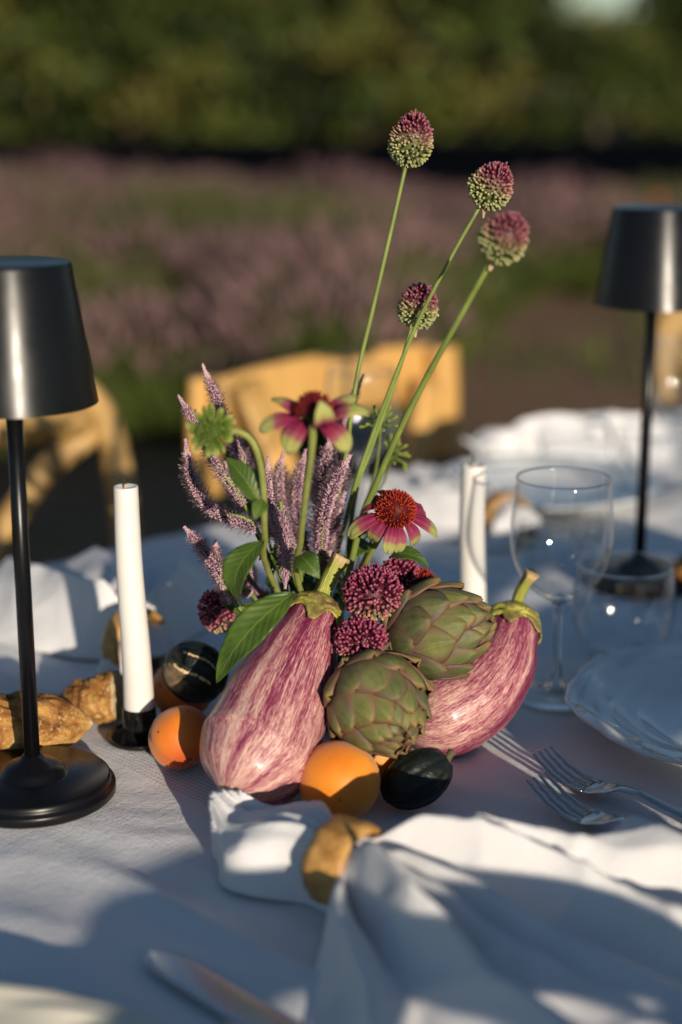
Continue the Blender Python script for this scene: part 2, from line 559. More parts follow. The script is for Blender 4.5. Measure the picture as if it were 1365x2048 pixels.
def wood(name, dark, light, scale, stretch, rough=0.5, bump=0.2):
    m = Mat(name, light, rough)
    co = m.coords(scale=stretch)
    n1 = m.noise(co, scale, 5, 0.6, 1.2)
    n2 = m.noise(co, scale * 6, 4, 0.6)
    c = m.ramp(n1, [(0.3, dark), (0.7, light)])
    c = m.mix(m.ramp(n2, [(0.35, 0.45), (0.6, 0.0)]), c, dark)
    m.color(c); m.bump(n2, bump, 0.001)
    return m.m
X['chairwood'] = wood('honey wood', (0.50, 0.27, 0.075), (0.66, 0.40, 0.13), 7, (1, 1, 0.25), 0.42)
X['oldwood'] = wood('weathered bentwood', (0.26, 0.15, 0.045), (0.64, 0.41, 0.15), 14, (1, 1, 0.5), 0.45)
X['ringwood'] = wood('carved napkin ring wood', (0.30, 0.13, 0.030), (0.66, 0.38, 0.11), 55, (1, 1, 1), 0.4, 0.6)
X['tablewood'] = wood('table wood', (0.20, 0.12, 0.06), (0.34, 0.22, 0.11), 6, (0.2, 1, 1), 0.6)
m = Mat('bread crust', (0.4, 0.22, 0.07), 0.8, 0, 0.2)
n1 = m.noise(m.coords(), 42, 5, 0.65, 0.8)
n2 = m.noise(m.coords(), 320, 3, 0.6)
c = m.ramp(n1, [(0.32, (0.07, 0.026, 0.008)), (0.46, (0.25, 0.10, 0.025)), (0.58, (0.42, 0.22, 0.06)), (0.72, (0.54, 0.34, 0.12))])
c = m.mix(m.ramp(n2, [(0.55, 0.0), (0.72, 0.7)]), c, (0.66, 0.50, 0.26))
m.color(c); m.bump(n1, 0.6, 0.004); m.bump(n2, 0.6, 0.0012)
X['crust'] = m.m
m = Mat('bread crumb', (0.62, 0.48, 0.28), 0.9)
n1 = m.noise(m.coords(), 180, 5, 0.7)
m.color(m.ramp(n1, [(0.3, (0.34, 0.20, 0.08)), (0.6, (0.66, 0.50, 0.28))])); m.bump(n1, 1.0, 0.003)
X['crumb'] = m.m

# ================================================================== the place
def npmesh(name, V, Fc, mat, pc=None, parent=None, smooth=False):
    """fast mesh from arrays: V (n,3), Fc (m,3 or 4)"""
    me = bpy.data.meshes.new(name)
    k = Fc.shape[1]
    me.vertices.add(len(V)); me.vertices.foreach_set('co', V.astype(np.float32).ravel())
    me.loops.add(Fc.size); me.loops.foreach_set('vertex_index', Fc.astype(np.int32).ravel())
    me.polygons.add(len(Fc))
    me.polygons.foreach_set('loop_start', np.arange(0, Fc.size, k, dtype=np.int32))
    if pc is not None:
        a = me.attributes.new('pc', 'FLOAT_VECTOR', 'POINT')
        a.data.foreach_set('vector', pc.astype(np.float32).ravel())
    me.materials.append(mat)
    me.update(calc_edges=True)
    me.validate()
    o = bpy.data.objects.new(name, me)
    col.objects.link(o)
    if parent is not None: o.parent = parent
    return o

rng = np.random.default_rng(5)
# ---- ground: bare soil with green weeds
m = Mat('garden soil', (0.09, 0.05, 0.025), 0.95)
n1 = m.noise(m.coords(), 1.3, 5, 0.6)
n2 = m.noise(m.coords(), 14, 5, 0.65)
c = m.ramp(n2, [(0.3, (0.10, 0.052, 0.024)), (0.55, (0.21, 0.115, 0.056)), (0.75, (0.30, 0.185, 0.10))])
c = m.mix(m.ramp(n1, [(0.55, 0.0), (0.68, 0.7)]), c, (0.075, 0.10, 0.018))
m.color(c); m.bump(n2, 1.0, 0.05)
X['soil'] = m.m
def gh(a, b):
    x = (a - 0.5) * 900; y = (b - 0.5) * 900
    return (x, y, 0)
g = MB()
g.grid(gh, 31, 31)
g.build('ground', X['soil'], kind='structure')
X['shadowsoil'] = simple('soil in painted shadow', (0.006, 0.007, 0.010), 1.0, 0.4, 3, spec=0.0, bump=0.6, bd=0.05).m  # near-black colour paints a shadow band cast over the field
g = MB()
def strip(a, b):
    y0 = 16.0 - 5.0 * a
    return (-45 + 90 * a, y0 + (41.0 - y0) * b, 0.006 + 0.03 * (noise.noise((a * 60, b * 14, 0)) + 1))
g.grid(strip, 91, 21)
g.build('shadow_strip', X['shadowsoil'], kind='structure')  # sheet standing in for shade between lavender and trees

# ---- lavender field
def lav_clump(n, seed):
    r = np.random.default_rng(seed)
    V, Fc, P = [], [], []
    k = 0
    for i in range(n):
        a = r.uniform(0, 2 * math.pi); q = math.sqrt(r.uniform(0, 1))
        tilt = q * 0.75
        d = np.array([math.cos(a) * math.sin(tilt), math.sin(a) * math.sin(tilt), math.cos(tilt)])
        L = r.uniform(0.50, 0.68)
        base = np.array([math.cos(a), math.sin(a), 0]) * q * 0.13
        top = base + d * L
        side = np.cross(d, [0, 0, 1.0]) + r.normal(0, 0.3, 3); side /= np.linalg.norm(side) + 1e-6
        side2 = np.cross(d, side)
        w = 0.0035
        hb = base + d * (L - r.uniform(0.09, 0.15))
        V += [base - side * w, base + side * w, hb + side * w * 0.7, hb - side * w * 0.7]
        Fc += [(k, k + 1, k + 2, k + 2), (k, k + 2, k + 3, k + 3)]
        P += [(0, 0.0, r.random()), (0, 0.0, r.random()), (0, 0.45, r.random()), (0, 0.45, r.random())]
        k += 4
        hw = r.uniform(0.010, 0.016)
        mid = hb * 0.55 + top * 0.45
        V += [hb, mid + side * hw, mid + side2 * hw, mid - side * hw, mid - side2 * hw, top]
        cr = r.random()
        P += [(0, 0.7, cr)] * 5 + [(0, 1.0, cr)]
        for j in range(4):
            Fc += [(k, k + 1 + j, k + 1 + (j + 1) % 4, k + 1 + (j + 1) % 4), (k + 5, k + 1 + (j + 1) % 4, k + 1 + j, k + 1 + j)]
        k += 6
    for i in range(int(n * 1.1)):
        a = r.uniform(0, 2 * math.pi); q = math.sqrt(r.uniform(0, 1)); tilt = q * 1.15
        d = np.array([math.cos(a) * math.sin(tilt), math.sin(a) * math.sin(tilt), math.cos(tilt)])
        L = r.uniform(0.26, 0.50)
        base = np.array([math.cos(a), math.sin(a), 0]) * q * 0.10
        side = np.cross(d, r.normal(0, 1, 3)); side /= np.linalg.norm(side)
        V += [base - side * 0.014, base + side * 0.014, base + d * L]
        P += [(0, 0, r.random())] * 2 + [(0, 0.3, r.random())]
        Fc += [(k, k + 1, k + 2, k + 2)]
        k += 3
    F2 = np.array(Fc)[:, :3]
    return np.array(V), F2, np.array(P)
m = Mat('lavender', (0.1, 0.1, 0.05), 0.8, 0, 0.2)
sx = m.sep()
gr = m.ramp(sx[2], [(0.0, (0.040, 0.060, 0.012)), (1.0, (0.11, 0.145, 0.026))])
fl = m.ramp(sx[2], [(0.0, (0.105, 0.060, 0.068)), (0.5, (0.195, 0.112, 0.115)), (1.0, (0.28, 0.175, 0.165))])
m.color(m.mix(m.ramp(sx[1], [(0.46, 0.0), (0.66, 1.0)]), gr, fl))
X['lavender'] = m.m
clumps = [lav_clump(150, 11 + i) for i in range(4)]
Vs, Fs, Ps = [], [], []
base = 0
for row in range(10):
    yr = 5.6 + row * 1.28
    half = yr * 0.55 + 2.2
    x = -half
    while x < half:
        x += rng.uniform(0.42, 0.60)
        y = yr + rng.normal(0, 0.10) + 0.05 * x
        if x > 0.35 and y < 7.4: continue          # bare soil on the right of the near rows
        if x > 1.0 and y < 8.3: continue
        if y > 13.8 - 0.75 * max(x, -4.5): continue
        if rng.random() < 0.10: continue
        V, Fc, P = clumps[rng.integers(4)]
        s = rng.uniform(0.82, 1.12); a = rng.uniform(0, 6.28)
        M = np.array([[math.cos(a), -math.sin(a), 0], [math.sin(a), math.cos(a), 0], [0, 0, 1]]) * s
        Vs.append(V @ M.T + np.array([x, y, 0])); Fs.append(Fc + base)
        P2 = P.copy()
        if noise.noise((x * 0.55 + 9.1, y * 0.45, 2)) > 0.27 or rng.random() < 0.10: P2[:, 1] = np.minimum(P2[:, 1], 0.5)
        P2[:, 2] = P2[:, 2] * 0.6 + rng.uniform(0, 0.4); Ps.append(P2)
        base += len(V)
o = npmesh('lavender_field', np.vstack(Vs), np.vstack(Fs), X['lavender'], np.vstack(Ps))
tag(o, 'rows of mauve flowering lavender filling the field behind the table', 'lavender', kind='stuff')

# low weeds between the table and the lavender
V, Fc, P = [], [], []
k = 0
for i in range(5200):
    y = rng.uniform(3.0, 10.0); x = rng.uniform(-0.5 * y, 0.5 * y)
    if noise.noise((x * 1.1, y * 0.9, 3.0)) < 0.10: continue
    a = rng.uniform(0, 6.28); h = rng.uniform(0.05, 0.20); t = rng.uniform(0.1, 0.7)
    d = np.array([math.cos(a) * math.sin(t), math.sin(a) * math.sin(t), math.cos(t)]) * h
    s = np.array([-math.sin(a), math.cos(a), 0]) * rng.uniform(0.006, 0.014)
    b = np.array([x, y, 0])
    V += [b - s, b + s, b + d]; Fc.append((k, k + 1, k + 2)); k += 3
    r = rng.random(); P += [(0, 0, r), (0, 0, r), (0, 0.3, r)]
o = npmesh('weeds', np.array(V), np.array(Fc), X['lavender'], np.array(P))
tag(o, 'short green weeds growing on the soil before the lavender', 'weeds', kind='stuff')

# orange poppy among the lavender
p0 = Vector((at(1312, 405, 8.8).x, 8.8, 0))
pop = thing('orange_flower', 'single orange flower standing above the lavender behind right lamp', 'flower', p0)
b = MB(); b.tube(catmull([p0, p0 + Vector((0.01, 0, 0.4)), Vector((p0.x, 8.8, at(1312, 410, 8.8).z))], 8), 0.006, 5); b.build('stem', X['stem'], pop)
X['orange'] = simple('orange petal', (0.75, 0.16, 0.02), 0.5, 0.15).m
for k in range(5):
    b = MB(); a0 = k * 1.2566
    q = Vector((p0.x, 8.8, at(1312, 410, 8.8).z))
    b.grid(lambda a, c: q + Vector((math.cos(a0 + (a - .5) * 1.3 * math.sin(math.pi * min(1, c + .15))) * 0.055 * c, math.sin(a0 + (a - .5) * 1.3) * 0.055 * c, 0.045 * c * c + 0.01)), 5, 5)
    b.build('petal', X['orange'], pop)

# ---- trees at the far side of the field
m = Mat('tree leaves', (0.06, 0.08, 0.02), 0.6, 0, 0.3)
sx = m.sep()
c = m.ramp(sx[0], [(0.0, (0.010, 0.018, 0.005)), (0.45, (0.050, 0.076, 0.013)), (0.8, (0.105, 0.135, 0.022)), (1.0, (0.15, 0.12, 0.03))])
m.color(c); m.translucent(c, 0.2)
X['treeleaf'] = m.m
X['bark'] = wood('bark', (0.05, 0.035, 0.022), (0.11, 0.08, 0.055), 9, (1, 1, 0.2), 0.9, 0.8)
def crown_mesh(seed, H, RR, n_cl, n_leaf, leaf, z0=0.4, spread=0.32):
    r = np.random.default_rng(seed)
    V = []; P = []
    for i in range(n_cl):
        a = r.uniform(0, 6.283); zz = r.uniform(0, 1) ** 0.8
        rad = RR * (0.35 + 0.65 * math.sin(math.pi * (0.16 + 0.80 * zz))) * math.sqrt(r.uniform(0.25, 1)) * (1 - 0.45 * zz)
        cpos = np.array([math.cos(a) * rad, math.sin(a) * rad, z0 + (H - z0) * zz])
        tone = r.choice([0.02, 0.35, 0.55, 0.8, 0.95], p=[0.3, 0.2, 0.2, 0.2, 0.1])
        P0 = cpos + r.normal(0, spread, (n_leaf, 3)) * np.array([1.15, 1.15, 0.6])
        d1 = r.normal(0, 1, (n_leaf, 3)); d1 /= np.linalg.norm(d1, axis=1)[:, None]
        d2 = np.cross(d1, r.normal(0, 1, (n_leaf, 3))); d2 /= np.linalg.norm(d2, axis=1)[:, None]
        s = r.uniform(0.6, 1.2, (n_leaf, 1)) * leaf
        q = np.stack([P0 - d1 * s, P0 + d2 * s * 0.45, P0 + d1 * s, P0 - d2 * s * 0.45], axis=1)
        V.append(q.reshape(-1, 3))
        tt = np.clip(tone + r.normal(0, 0.1, n_leaf), 0, 1)
        P.append(np.repeat(np.stack([tt, tt * 0, tt * 0], 1), 4, axis=0))
    V = np.vstack(V); P = np.vstack(P)
    Fc = np.arange(len(V)).reshape(-1, 4)
    return V, Fc, P
def tree_parts(name, label, loc, seed, H, RR, rz, group, src=None, n_cl=150, n_leaf=120, leaf=0.19, z0=0.1, spread=0.42):
    if src is not None:
        return dup(src, label, loc, rz, group)
    t = thing(name, label, 'tree', loc, rz, group)
    V, Fc, P = crown_mesh(seed, H, RR, n_cl, n_leaf, leaf, z0, spread)
    npmesh('crown', V, Fc, X['treeleaf'], P, t)
    b = MB()
    rr = random.Random(seed)
    b.tube(catmull([(0, 0, -0.05), (0.05, 0.03, H * 0.3), (-0.04, 0.05, H * 0.6), (0.02, 0, H * 0.92)], 12), [0.17 * (1 - 0.85 * i / 11) + 0.01 for i in range(12)], 9)
    for i in range(12):
        z = H * (0.16 + 0.065 * i); a = i * 2.4
        L = RR * rr.uniform(0.55, 0.85) * (1 - 0.5 * i / 12)
        p0 = Vector((0, 0.03, z))
        b.tube(catmull([p0, p0 + Vector((math.cos(a) * L * .5, math.sin(a) * L * .5, L * .22)), p0 + Vector((math.cos(a) * L, math.sin(a) * L, L * .35))], 6), [0.05 * (1 - 0.15 * q) for q in range(6)], 6)
    b.build('trunk', X['bark'], t, local=True)
    return t
G = 'trees along the far side of the field'
T = []
spec = [(-11.5, 41.5, 0, 'dark leafy tree at the far left of the tree line'),
        (-8.2, 42.6, 1, 'olive green tree second from the left in the tree line'),
        (-5.2, 41.4, 2, 'bushy tree third from the left in the tree line, behind the left lamp'),
        (-2.2, 42.4, 0, 'tree in the tree line left of the tallest allium head'),
        (0.7, 41.3, 1, 'tree in the tree line straight behind the tallest allium head'),
        (2.7, 42.2, 2, 'tree in the tree line just left of the patch of open sky'),
        (10.3, 42.0, 0, 'dark tree in the tree line just right of the patch of open sky'),
        (13.6, 43.0, 1, 'tree at the far right end of the tree line')]
for i, (x, y, k, lab) in enumerate(spec):
    if len(T) <= k:
        T.append(tree_parts('hedgerow_tree', lab, (x, y, 0), 30 + k, [7.6, 8.2, 7.2][k], [3.2, 3.0, 3.3][k], 0, G))
    else:
        tree_parts('hedgerow_tree', lab, (x, y, 0), 0, 0, 0, i * 1.3, G, src=T[k])
for i, (x, k) in enumerate(((-13.2, 1), (-9.9, 2), (-6.8, 0), (-3.8, 1), (-0.8, 2), (1.2, 0), (13.4, 1))):
    tree_parts('hedgerow_tree', ['tree in the back row at the far left', 'back row tree between the two leftmost front trees', 'back row tree behind the left lamp', 'back row tree left of the middle', 'back row tree in the middle of the tree line', 'back row tree right of the tallest allium head', 'back row tree at the right end'][i], (x, 45.5, 0), 0, 0, 0, i * 0.9 + 0.4, 'trees in the back row of the tree line', src=T[k])
for i, x in enumerate((-14.9, -18.1, -21.2, -24.5, -27.6)):
    tree_parts('hedgerow_tree', 'tree that carries the tree line on past the left edge of the view', (x, 42.0 + 1.3 * (i % 2), 0), 0, 0, 0, i * 1.7, 'trees past the left end of the tree line', src=T[i % 3])
for i, x in enumerate((16.6, 19.8, 23.0, 26.2)):
    tree_parts('hedgerow_tree', 'tree that carries the tree line on past the right edge of the view', (x, 42.4 + 1.2 * (i % 2), 0), 0, 0, 0, i * 1.1, 'trees past the right end of the tree line', src=T[(i + 1) % 3])
sh = tree_parts('dark_bush', 'low dark bush under the patch of open sky in the tree line', (6.4, 41.0, 0), 77, 2.9, 2.1, 0, 'bushes along the field', n_cl=60, n_leaf=110, leaf=0.13, z0=0.15)
sh['category'] = 'bush'

# ---- table and cloth; table axes: u runs along it, v across it
V_FAR, V_NEAR = 1.297, 0.285
U0, U1 = -0.75, 2.55
TR = R(45)
tbl = thing('dining_table', 'long wooden dining table hidden under the white tablecloth', 'table', (0, 0, 0), TR)
b = MB(); b.box(((U0 + U1) / 2, (V_FAR + V_NEAR) / 2, TABLE - 0.030), (U1 - U0, V_FAR - V_NEAR, 0.03)); b.build('table_top', X['tablewood'], tbl, sm=False, local=True, bevel=0.004)
for uu in (U0 + 0.15, U1 - 0.15):
    for vv in (V_NEAR + 0.1, V_FAR - 0.1):
        b = MB(); b.box((uu, vv, (TABLE - 0.046) / 2), (0.07, 0.07, TABLE - 0.046)); b.build('leg', X['tablewood'], tbl, sm=False, local=True, bevel=0.004)

def cloth_z(u, v):
    z = 0.0020 * noise.noise((u * 9, v * 6, 0)) + 0.0009 * noise.noise((u * 30, v * 17, 4)) + 0.0005 * noise.noise((u * 62, v * 44, 7))
    z += 0.0022 * (1 - abs(noise.noise((u * 7 + 3, v * 4, 9)))) ** 9 + 0.0014 * (1 - abs(noise.noise((u * 12, v * 9, 2)))) ** 9
    # a lifted seam where one length of cloth overlaps the next
    f = 1 - smooth(0.66, 0.78, v)
    d = u - 0.527 - 0.006 * noise.noise((v * 6, 0, 1))
    z += f * (0.0075 * math.exp(-(d / 0.009) ** 2) + 0.002 * smooth(0.01, -0.015, d))
    z += f * 0.0050 * math.exp(-((u - 0.43 - 0.10 * (v - 0.5)) / 0.020) ** 2)
    z += f * 0.0045 * math.exp(-((u - 0.60 + 0.05 * (v - 0.5)) / 0.013) ** 2) * smooth(0.80, 0.55, v)
    # ironing folds
    for uf in (1.15, 1.62, 2.1):
        z += 0.0035 * math.exp(-((u - uf) / 0.010) ** 2)
    for vf in (0.98,):
        z += 0.0020 * math.exp(-((v - vf) / 0.007) ** 2) * smooth(1.0, 1.2, u)
    return z - 0.0026
us = list(np.linspace(U0 - 0.25, 0.2, 70)) + list(np.linspace(0.207, 1.75, 220)) + list(np.linspace(1.77, U1 + 0.25, 100))
vs_ = list(np.linspace(V_NEAR - 0.25, V_NEAR - 0.01, 22)) + list(np.linspace(V_NEAR, V_FAR, 146)) + list(np.linspace(V_FAR + 0.01, V_FAR + 0.25, 22))
vv_, ff_ = [], []
for v in vs_:
    for u in us:
        ov = max(0, V_NEAR - v, v - V_FAR); ou = max(0, U0 - u, u - U1)
        uu = min(max(u, U0), U1); vv = min(max(v, V_NEAR), V_FAR)
        drop = max(ov, ou)
        rnd = 0.012
        out = rnd * (1 - math.exp(-drop / rnd))
        wave = 0.018 * smooth(0, 0.3, drop) * math.sin(u * 21 + 1.5 * math.sin(u * 5)) + 0.012 * smooth(0, 0.3, drop) * math.sin(v * 23)
        if ov: vv += (out + wave + 0.02 * drop) * (1 if v > V_FAR else -1)
        if ou: uu += (out + wave + 0.02 * drop) * (1 if u > U1 else -1)
        z = TABLE + (cloth_z(uu, min(max(v, V_NEAR), V_FAR)) if drop == 0 else -0.0012) - max(0, drop - 0.006)
        vv_.append((uu, vv, z))
nu = len(us)
for j in range(len(vs_) - 1):
    for i in range(nu - 1):
        ff_.append((j * nu + i, j * nu + i + 1, (j + 1) * nu + i + 1, (j + 1) * nu + i))
b = MB(); b.add(vv_, ff_)
tc = b.build('tablecloth', X['cloth'])
tc.rotation_euler = (0, 0, TR)
tag(tc, 'creased white linen tablecloth with an open weave band on the long table', 'tablecloth')

# ---- chairs
def crossback(label, loc, rz):
    t = thing('cross_back_chair', label, 'chair', loc, rz, 'chairs along the far side of the table')
    W, HT = 0.215, 0.885
    def bar(name, pts, r, n=16, flat=None):
        b = MB(); b.tube(catmull(pts, n), r, 10); return b.build(name, X['oldwood'], t, local=True)
    b = MB()
    hoop = [(-W + .02, .20, 0.0), (-W, .215, 0.45), (-W - .012, .255, 0.74), (-W + .015, .27, HT - .035), (-W + .10, .282, HT), (0, .29, HT + .008), (W - .10, .282, HT), (W - .015, .27, HT - .035), (W + .012, .255, 0.74), (W, .215, 0.45), (W - .02, .20, 0.0)]
    b.tube(catmull(hoop, 60), 0.0185, 10); b.build('back_frame', X['oldwood'], t, local=True)
    b = MB()
    b.tube(catmull([(-W + .03, .277, HT - .055), (0, .292, HT - .05), (W - .03, .277, HT - .055)], 14), 0.026, 10); b.build('top_rail', X['oldwood'], t, local=True)
    for s in (-1, 1):
        b = MB(); b.tube(catmull([(s * (W - .01), .268, HT - .075), (s * .13, .283, 0.76), (s * .02, .276, 0.645), (-s * .10, .25, 0.54), (-s * .17, .225, 0.46)], 22), 0.0165, 9)
        b.move(Matrix.Translation((0, 0.006 * s, 0))); b.build('cross_bar', X['oldwood'], t, local=True)
    b = MB(); b.lathe([(0.001, .44), (.19, .44), (.215, .448), (.218, .46), (.20, .468), (0.001, .462)], 36); b.build('seat', X['oldwood'], t, local=True)
    for s in (-1, 1):
        b = MB(); b.tube([(s * .15, -.14, .445), (s * .175, -.185, 0)], [.019, .015], 10); b.build('leg', X['oldwood'], t, local=True)
    b = MB(); b.tube(catmull([(-.18, .19, .22), (0, 0.03, .22), (.18, .19, .22)], 14), .011, 8); b.build('stretcher', X['oldwood'], t, local=True)
    return t
ch = crossback('bentwood cross-back chair behind the left table lamp', (-0.25, 1.56, 0), TR)
dup(ch, 'bentwood cross-back chair showing past the right table lamp', (0.875, 2.595, 0), TR, 'chairs along the far side of the table')
def uv(u, v): return Vector(((u - v) * 0.70711, (u + v) * 0.70711, 0))
dup(ch, 'unseen cross-back chair added on the near side to shade the foreground', uv(0.28, 0.02 + 0.27), TR + math.pi, 'unseen shading chairs along the near side of the table')  # out of view, added so its back shades the foreground
dup(ch, 'unseen cross-back chair added on the near side to shade the right hand plate', uv(0.88, 0.20 + 0.27), TR + math.pi, 'unseen shading chairs along the near side of the table').scale = (1, 1, 1.05)  # out of view, added and stretched upward to keep the plate in shade
# honey coloured folding chair in the middle
fc = thing('folding_chair', 'honey coloured wooden folding chair with a board back behind the flowers', 'chair', (-0.012, 2.19, 0), TR, 'chairs along the far side of the table')
def fboard(name, pts, wd, th, n=10, mat='chairwood'):
    b = MB()
    P = catmull(pts, n)
    def fn(a, s):
        i = min(int(s * (n - 1)), n - 2); q = s * (n - 1) - i
        p = P[i].lerp(P[i + 1], q)
        d = (P[min(i + 1, n - 1)] - P[max(i, 0)]).normalized()
        yv = Vector((0, 1, 0)); xv = d.cross(yv).normalized(); yv = xv.cross(d)
        ang = a * 2 * math.pi
        cx, cy = math.cos(ang), math.sin(ang)
        return p + xv * (wd / 2 * math.copysign(abs(cx) ** 0.45, cx)) + yv * (th / 2 * math.copysign(abs(cy) ** 0.45, cy))
    b.grid(fn, 16, n * 2, True)
    m0 = len(b.v)
    b.f.append(tuple(range(15, -1, -1))); b.f.append(tuple(m0 - 16 + i for i in range(16)))
    return b.build(name, X[mat], fc, local=True)
fboard('back_board', [(-.203, .004, .805), (-.12, .020, .808), (0, .027, .810), (.12, .020, .808), (.203, .004, .805)], 0.088, 0.02, 14)
fboard('slanted_leg', [(-.185, -.028, .842), (-.12, -.10, .62), (.02, -.20, .30), (.13, -.28, .0)], 0.045, 0.022)
fboard('slanted_leg', [(.17, -.028, .80), (.11, -.05, .66), (-.05, -.10, .36), (-.17, -.14, .0)], 0.045, 0.022)
fboard('arm_post', [(.206, -.020, .846), (.208, -.024, .76), (.202, -.02, .685)], 0.045, 0.03)
fboard('arm_post', [(-.206, .030, .846), (-.208, .034, .76), (-.202, .03, .685)], 0.045, 0.02)
fboard('seat_rail', [(-.24, .03, .46), (0, .03, .46), (.24, .03, .46)], 0.05, 0.02)
for k in range(6):
    fboard('seat_slat', [(-.22, -.03 - .065 * k, .47), (0, -.03 - .065 * k, .462), (.22, -.03 - .065 * k, .47)], 0.014, 0.05)

# ================================================================== things on the table
def base_of(p): return Vector((p.x, p.y, TABLE))

# ---- table lamps
def lamp(label, loc):
    t = thing('table_lamp', label, 'lamp', loc, 0, 'black table lamps')
    b = MB(); b.lathe([(0.001, 0), (.053, 0), (.055, .002), (.055, .006), (.0545, .0075), (.052, .0085), (.052, .010), (.0515, .0125), (.050, .0138), (.024, .0150), (.0225, .0155), (.021, .019), (.016, .0225), (.009, .025), (.0062, .029), (.001, .029)], 72); b.build('base', X['lamp'], t, local=True)
    b = MB(); b.tube([(0, 0, .024), (0, 0, .30)], .0053, 20); b.build('stem', X['lamp'], t, local=True)
    b = MB(); b.lathe([(.0535, .2685), (.0402, .3545), (.0395, .3565), (.038, .357), (.001, .3572), (.001, .3552), (.0375, .3550), (.0388, .3535), (.0522, .2685)], 96, close=False)
    # close the lower lip
    n = 96; K = 9
    b.f += [(i, (K - 1) * n + i, (K - 1) * n + (i + 1) % n, (i + 1) % n) for i in range(n)]
    sh = b.build('shade', X['lamp'], t, local=True)
    m = sh.modifiers.new('e', 'EDGE_SPLIT'); m.split_angle = R(35)
    b = MB(); b.lathe([(.001, .318), (.043, .318), (.043, .321), (.001, .321)], 40); b.build('diffuser', X['diffuser'], t, sm=False, local=True)
    return t
pl = base_of(on(69, 1588))
lp = lamp('black table lamp nearest the camera at the left edge, beside the candle', pl)
pr = base_of(on(1277, 1166))
dup(lp, 'black table lamp farther back on the right, behind the wine glass', pr, 0, 'black table lamps')

# ---- candles
def candle(label, hlabel, foot, length, r0, r1, lean):
    h = thing('candle_holder', hlabel, 'candle holder', foot, 0, 'black candle holders')
    b = MB(); b.lathe([(.001, 0), (.0225, 0), (.0243, .0012), (.0250, .0035), (.0243, .0042), (.021, .0026), (.013, .0024), (.001, .0024)], 48); b.build('dish', X['enamel'], h, local=True)
    b = MB(); b.lathe([(.0118, .0022), (.0124, .004), (.0122, .024), (.0118, .0252), (.0110, .0252), (.0108, .012), (.001, .012)], 40); b.build('cup', X['enamel'], h, local=True)
    t = thing('taper_candle', label, 'candle', foot + Vector((0, 0, .0125)), 0, 'white taper candles')
    b = MB()
    prof = [(.001, 0), (r0 * 0.96, 0)] + [(r0 + (r1 - r0) * k / 14, .002 + (length - .004) * k / 14) for k in range(15)] + [(r1 * 0.97, length - .0006), (r1 * 0.86, length - .0010), (r1 * 0.5, length - .0026), (.001, length - .0032)]
    b.lathe(prof, 40)
    for i, p in enumerate(b.v):
        k = p[2] / length
        b.v[i] = (p[0] + lean[0] * k + 0.0006 * math.sin(k * 7), p[1] + lean[1] * k, p[2])
    b.build('wax_body', X['wax'], t, local=True)
    top = Vector((lean[0], lean[1], length))
    b = MB(); b.tube([top + Vector((0, 0, -.004)), top + Vector((.0002, 0, .0008))], [.0012, .0010], 7)
    wk = b.build('wick', X['wickroot'], t, local=True)
    b = MB(); b.tube(catmull([top + Vector((.0002, 0, .0005)), top + Vector((-.0008, 0, .0036)), top + Vector((-.0042, 0, .0062)), top + Vector((-.0085, 0, .0058))] if length > 0.17 else [top + Vector((0, 0, .0005)), top + Vector((0.0002, 0, .003)), top + Vector((-.0003, 0, .0062))], 9), [.0009] * 7 + [.0007, .0004], 6)
    b.build('burnt_tip', X['wick'], wk, local=True)
candle('tall white taper candle with a curled wick beside the left lamp', 'black candle holder under the tall candle, beside the left apricot', base_of(on(281, 1478)), 0.178, .0113, .0086, (-.0050, 0.004))
cr = base_of(at(946, 1200, 1.255))
candle('shorter white taper candle standing behind the artichokes', 'black candle holder behind the artichokes under the shorter candle', cr, 0.156, .0113, .0100, (-.002, 0))

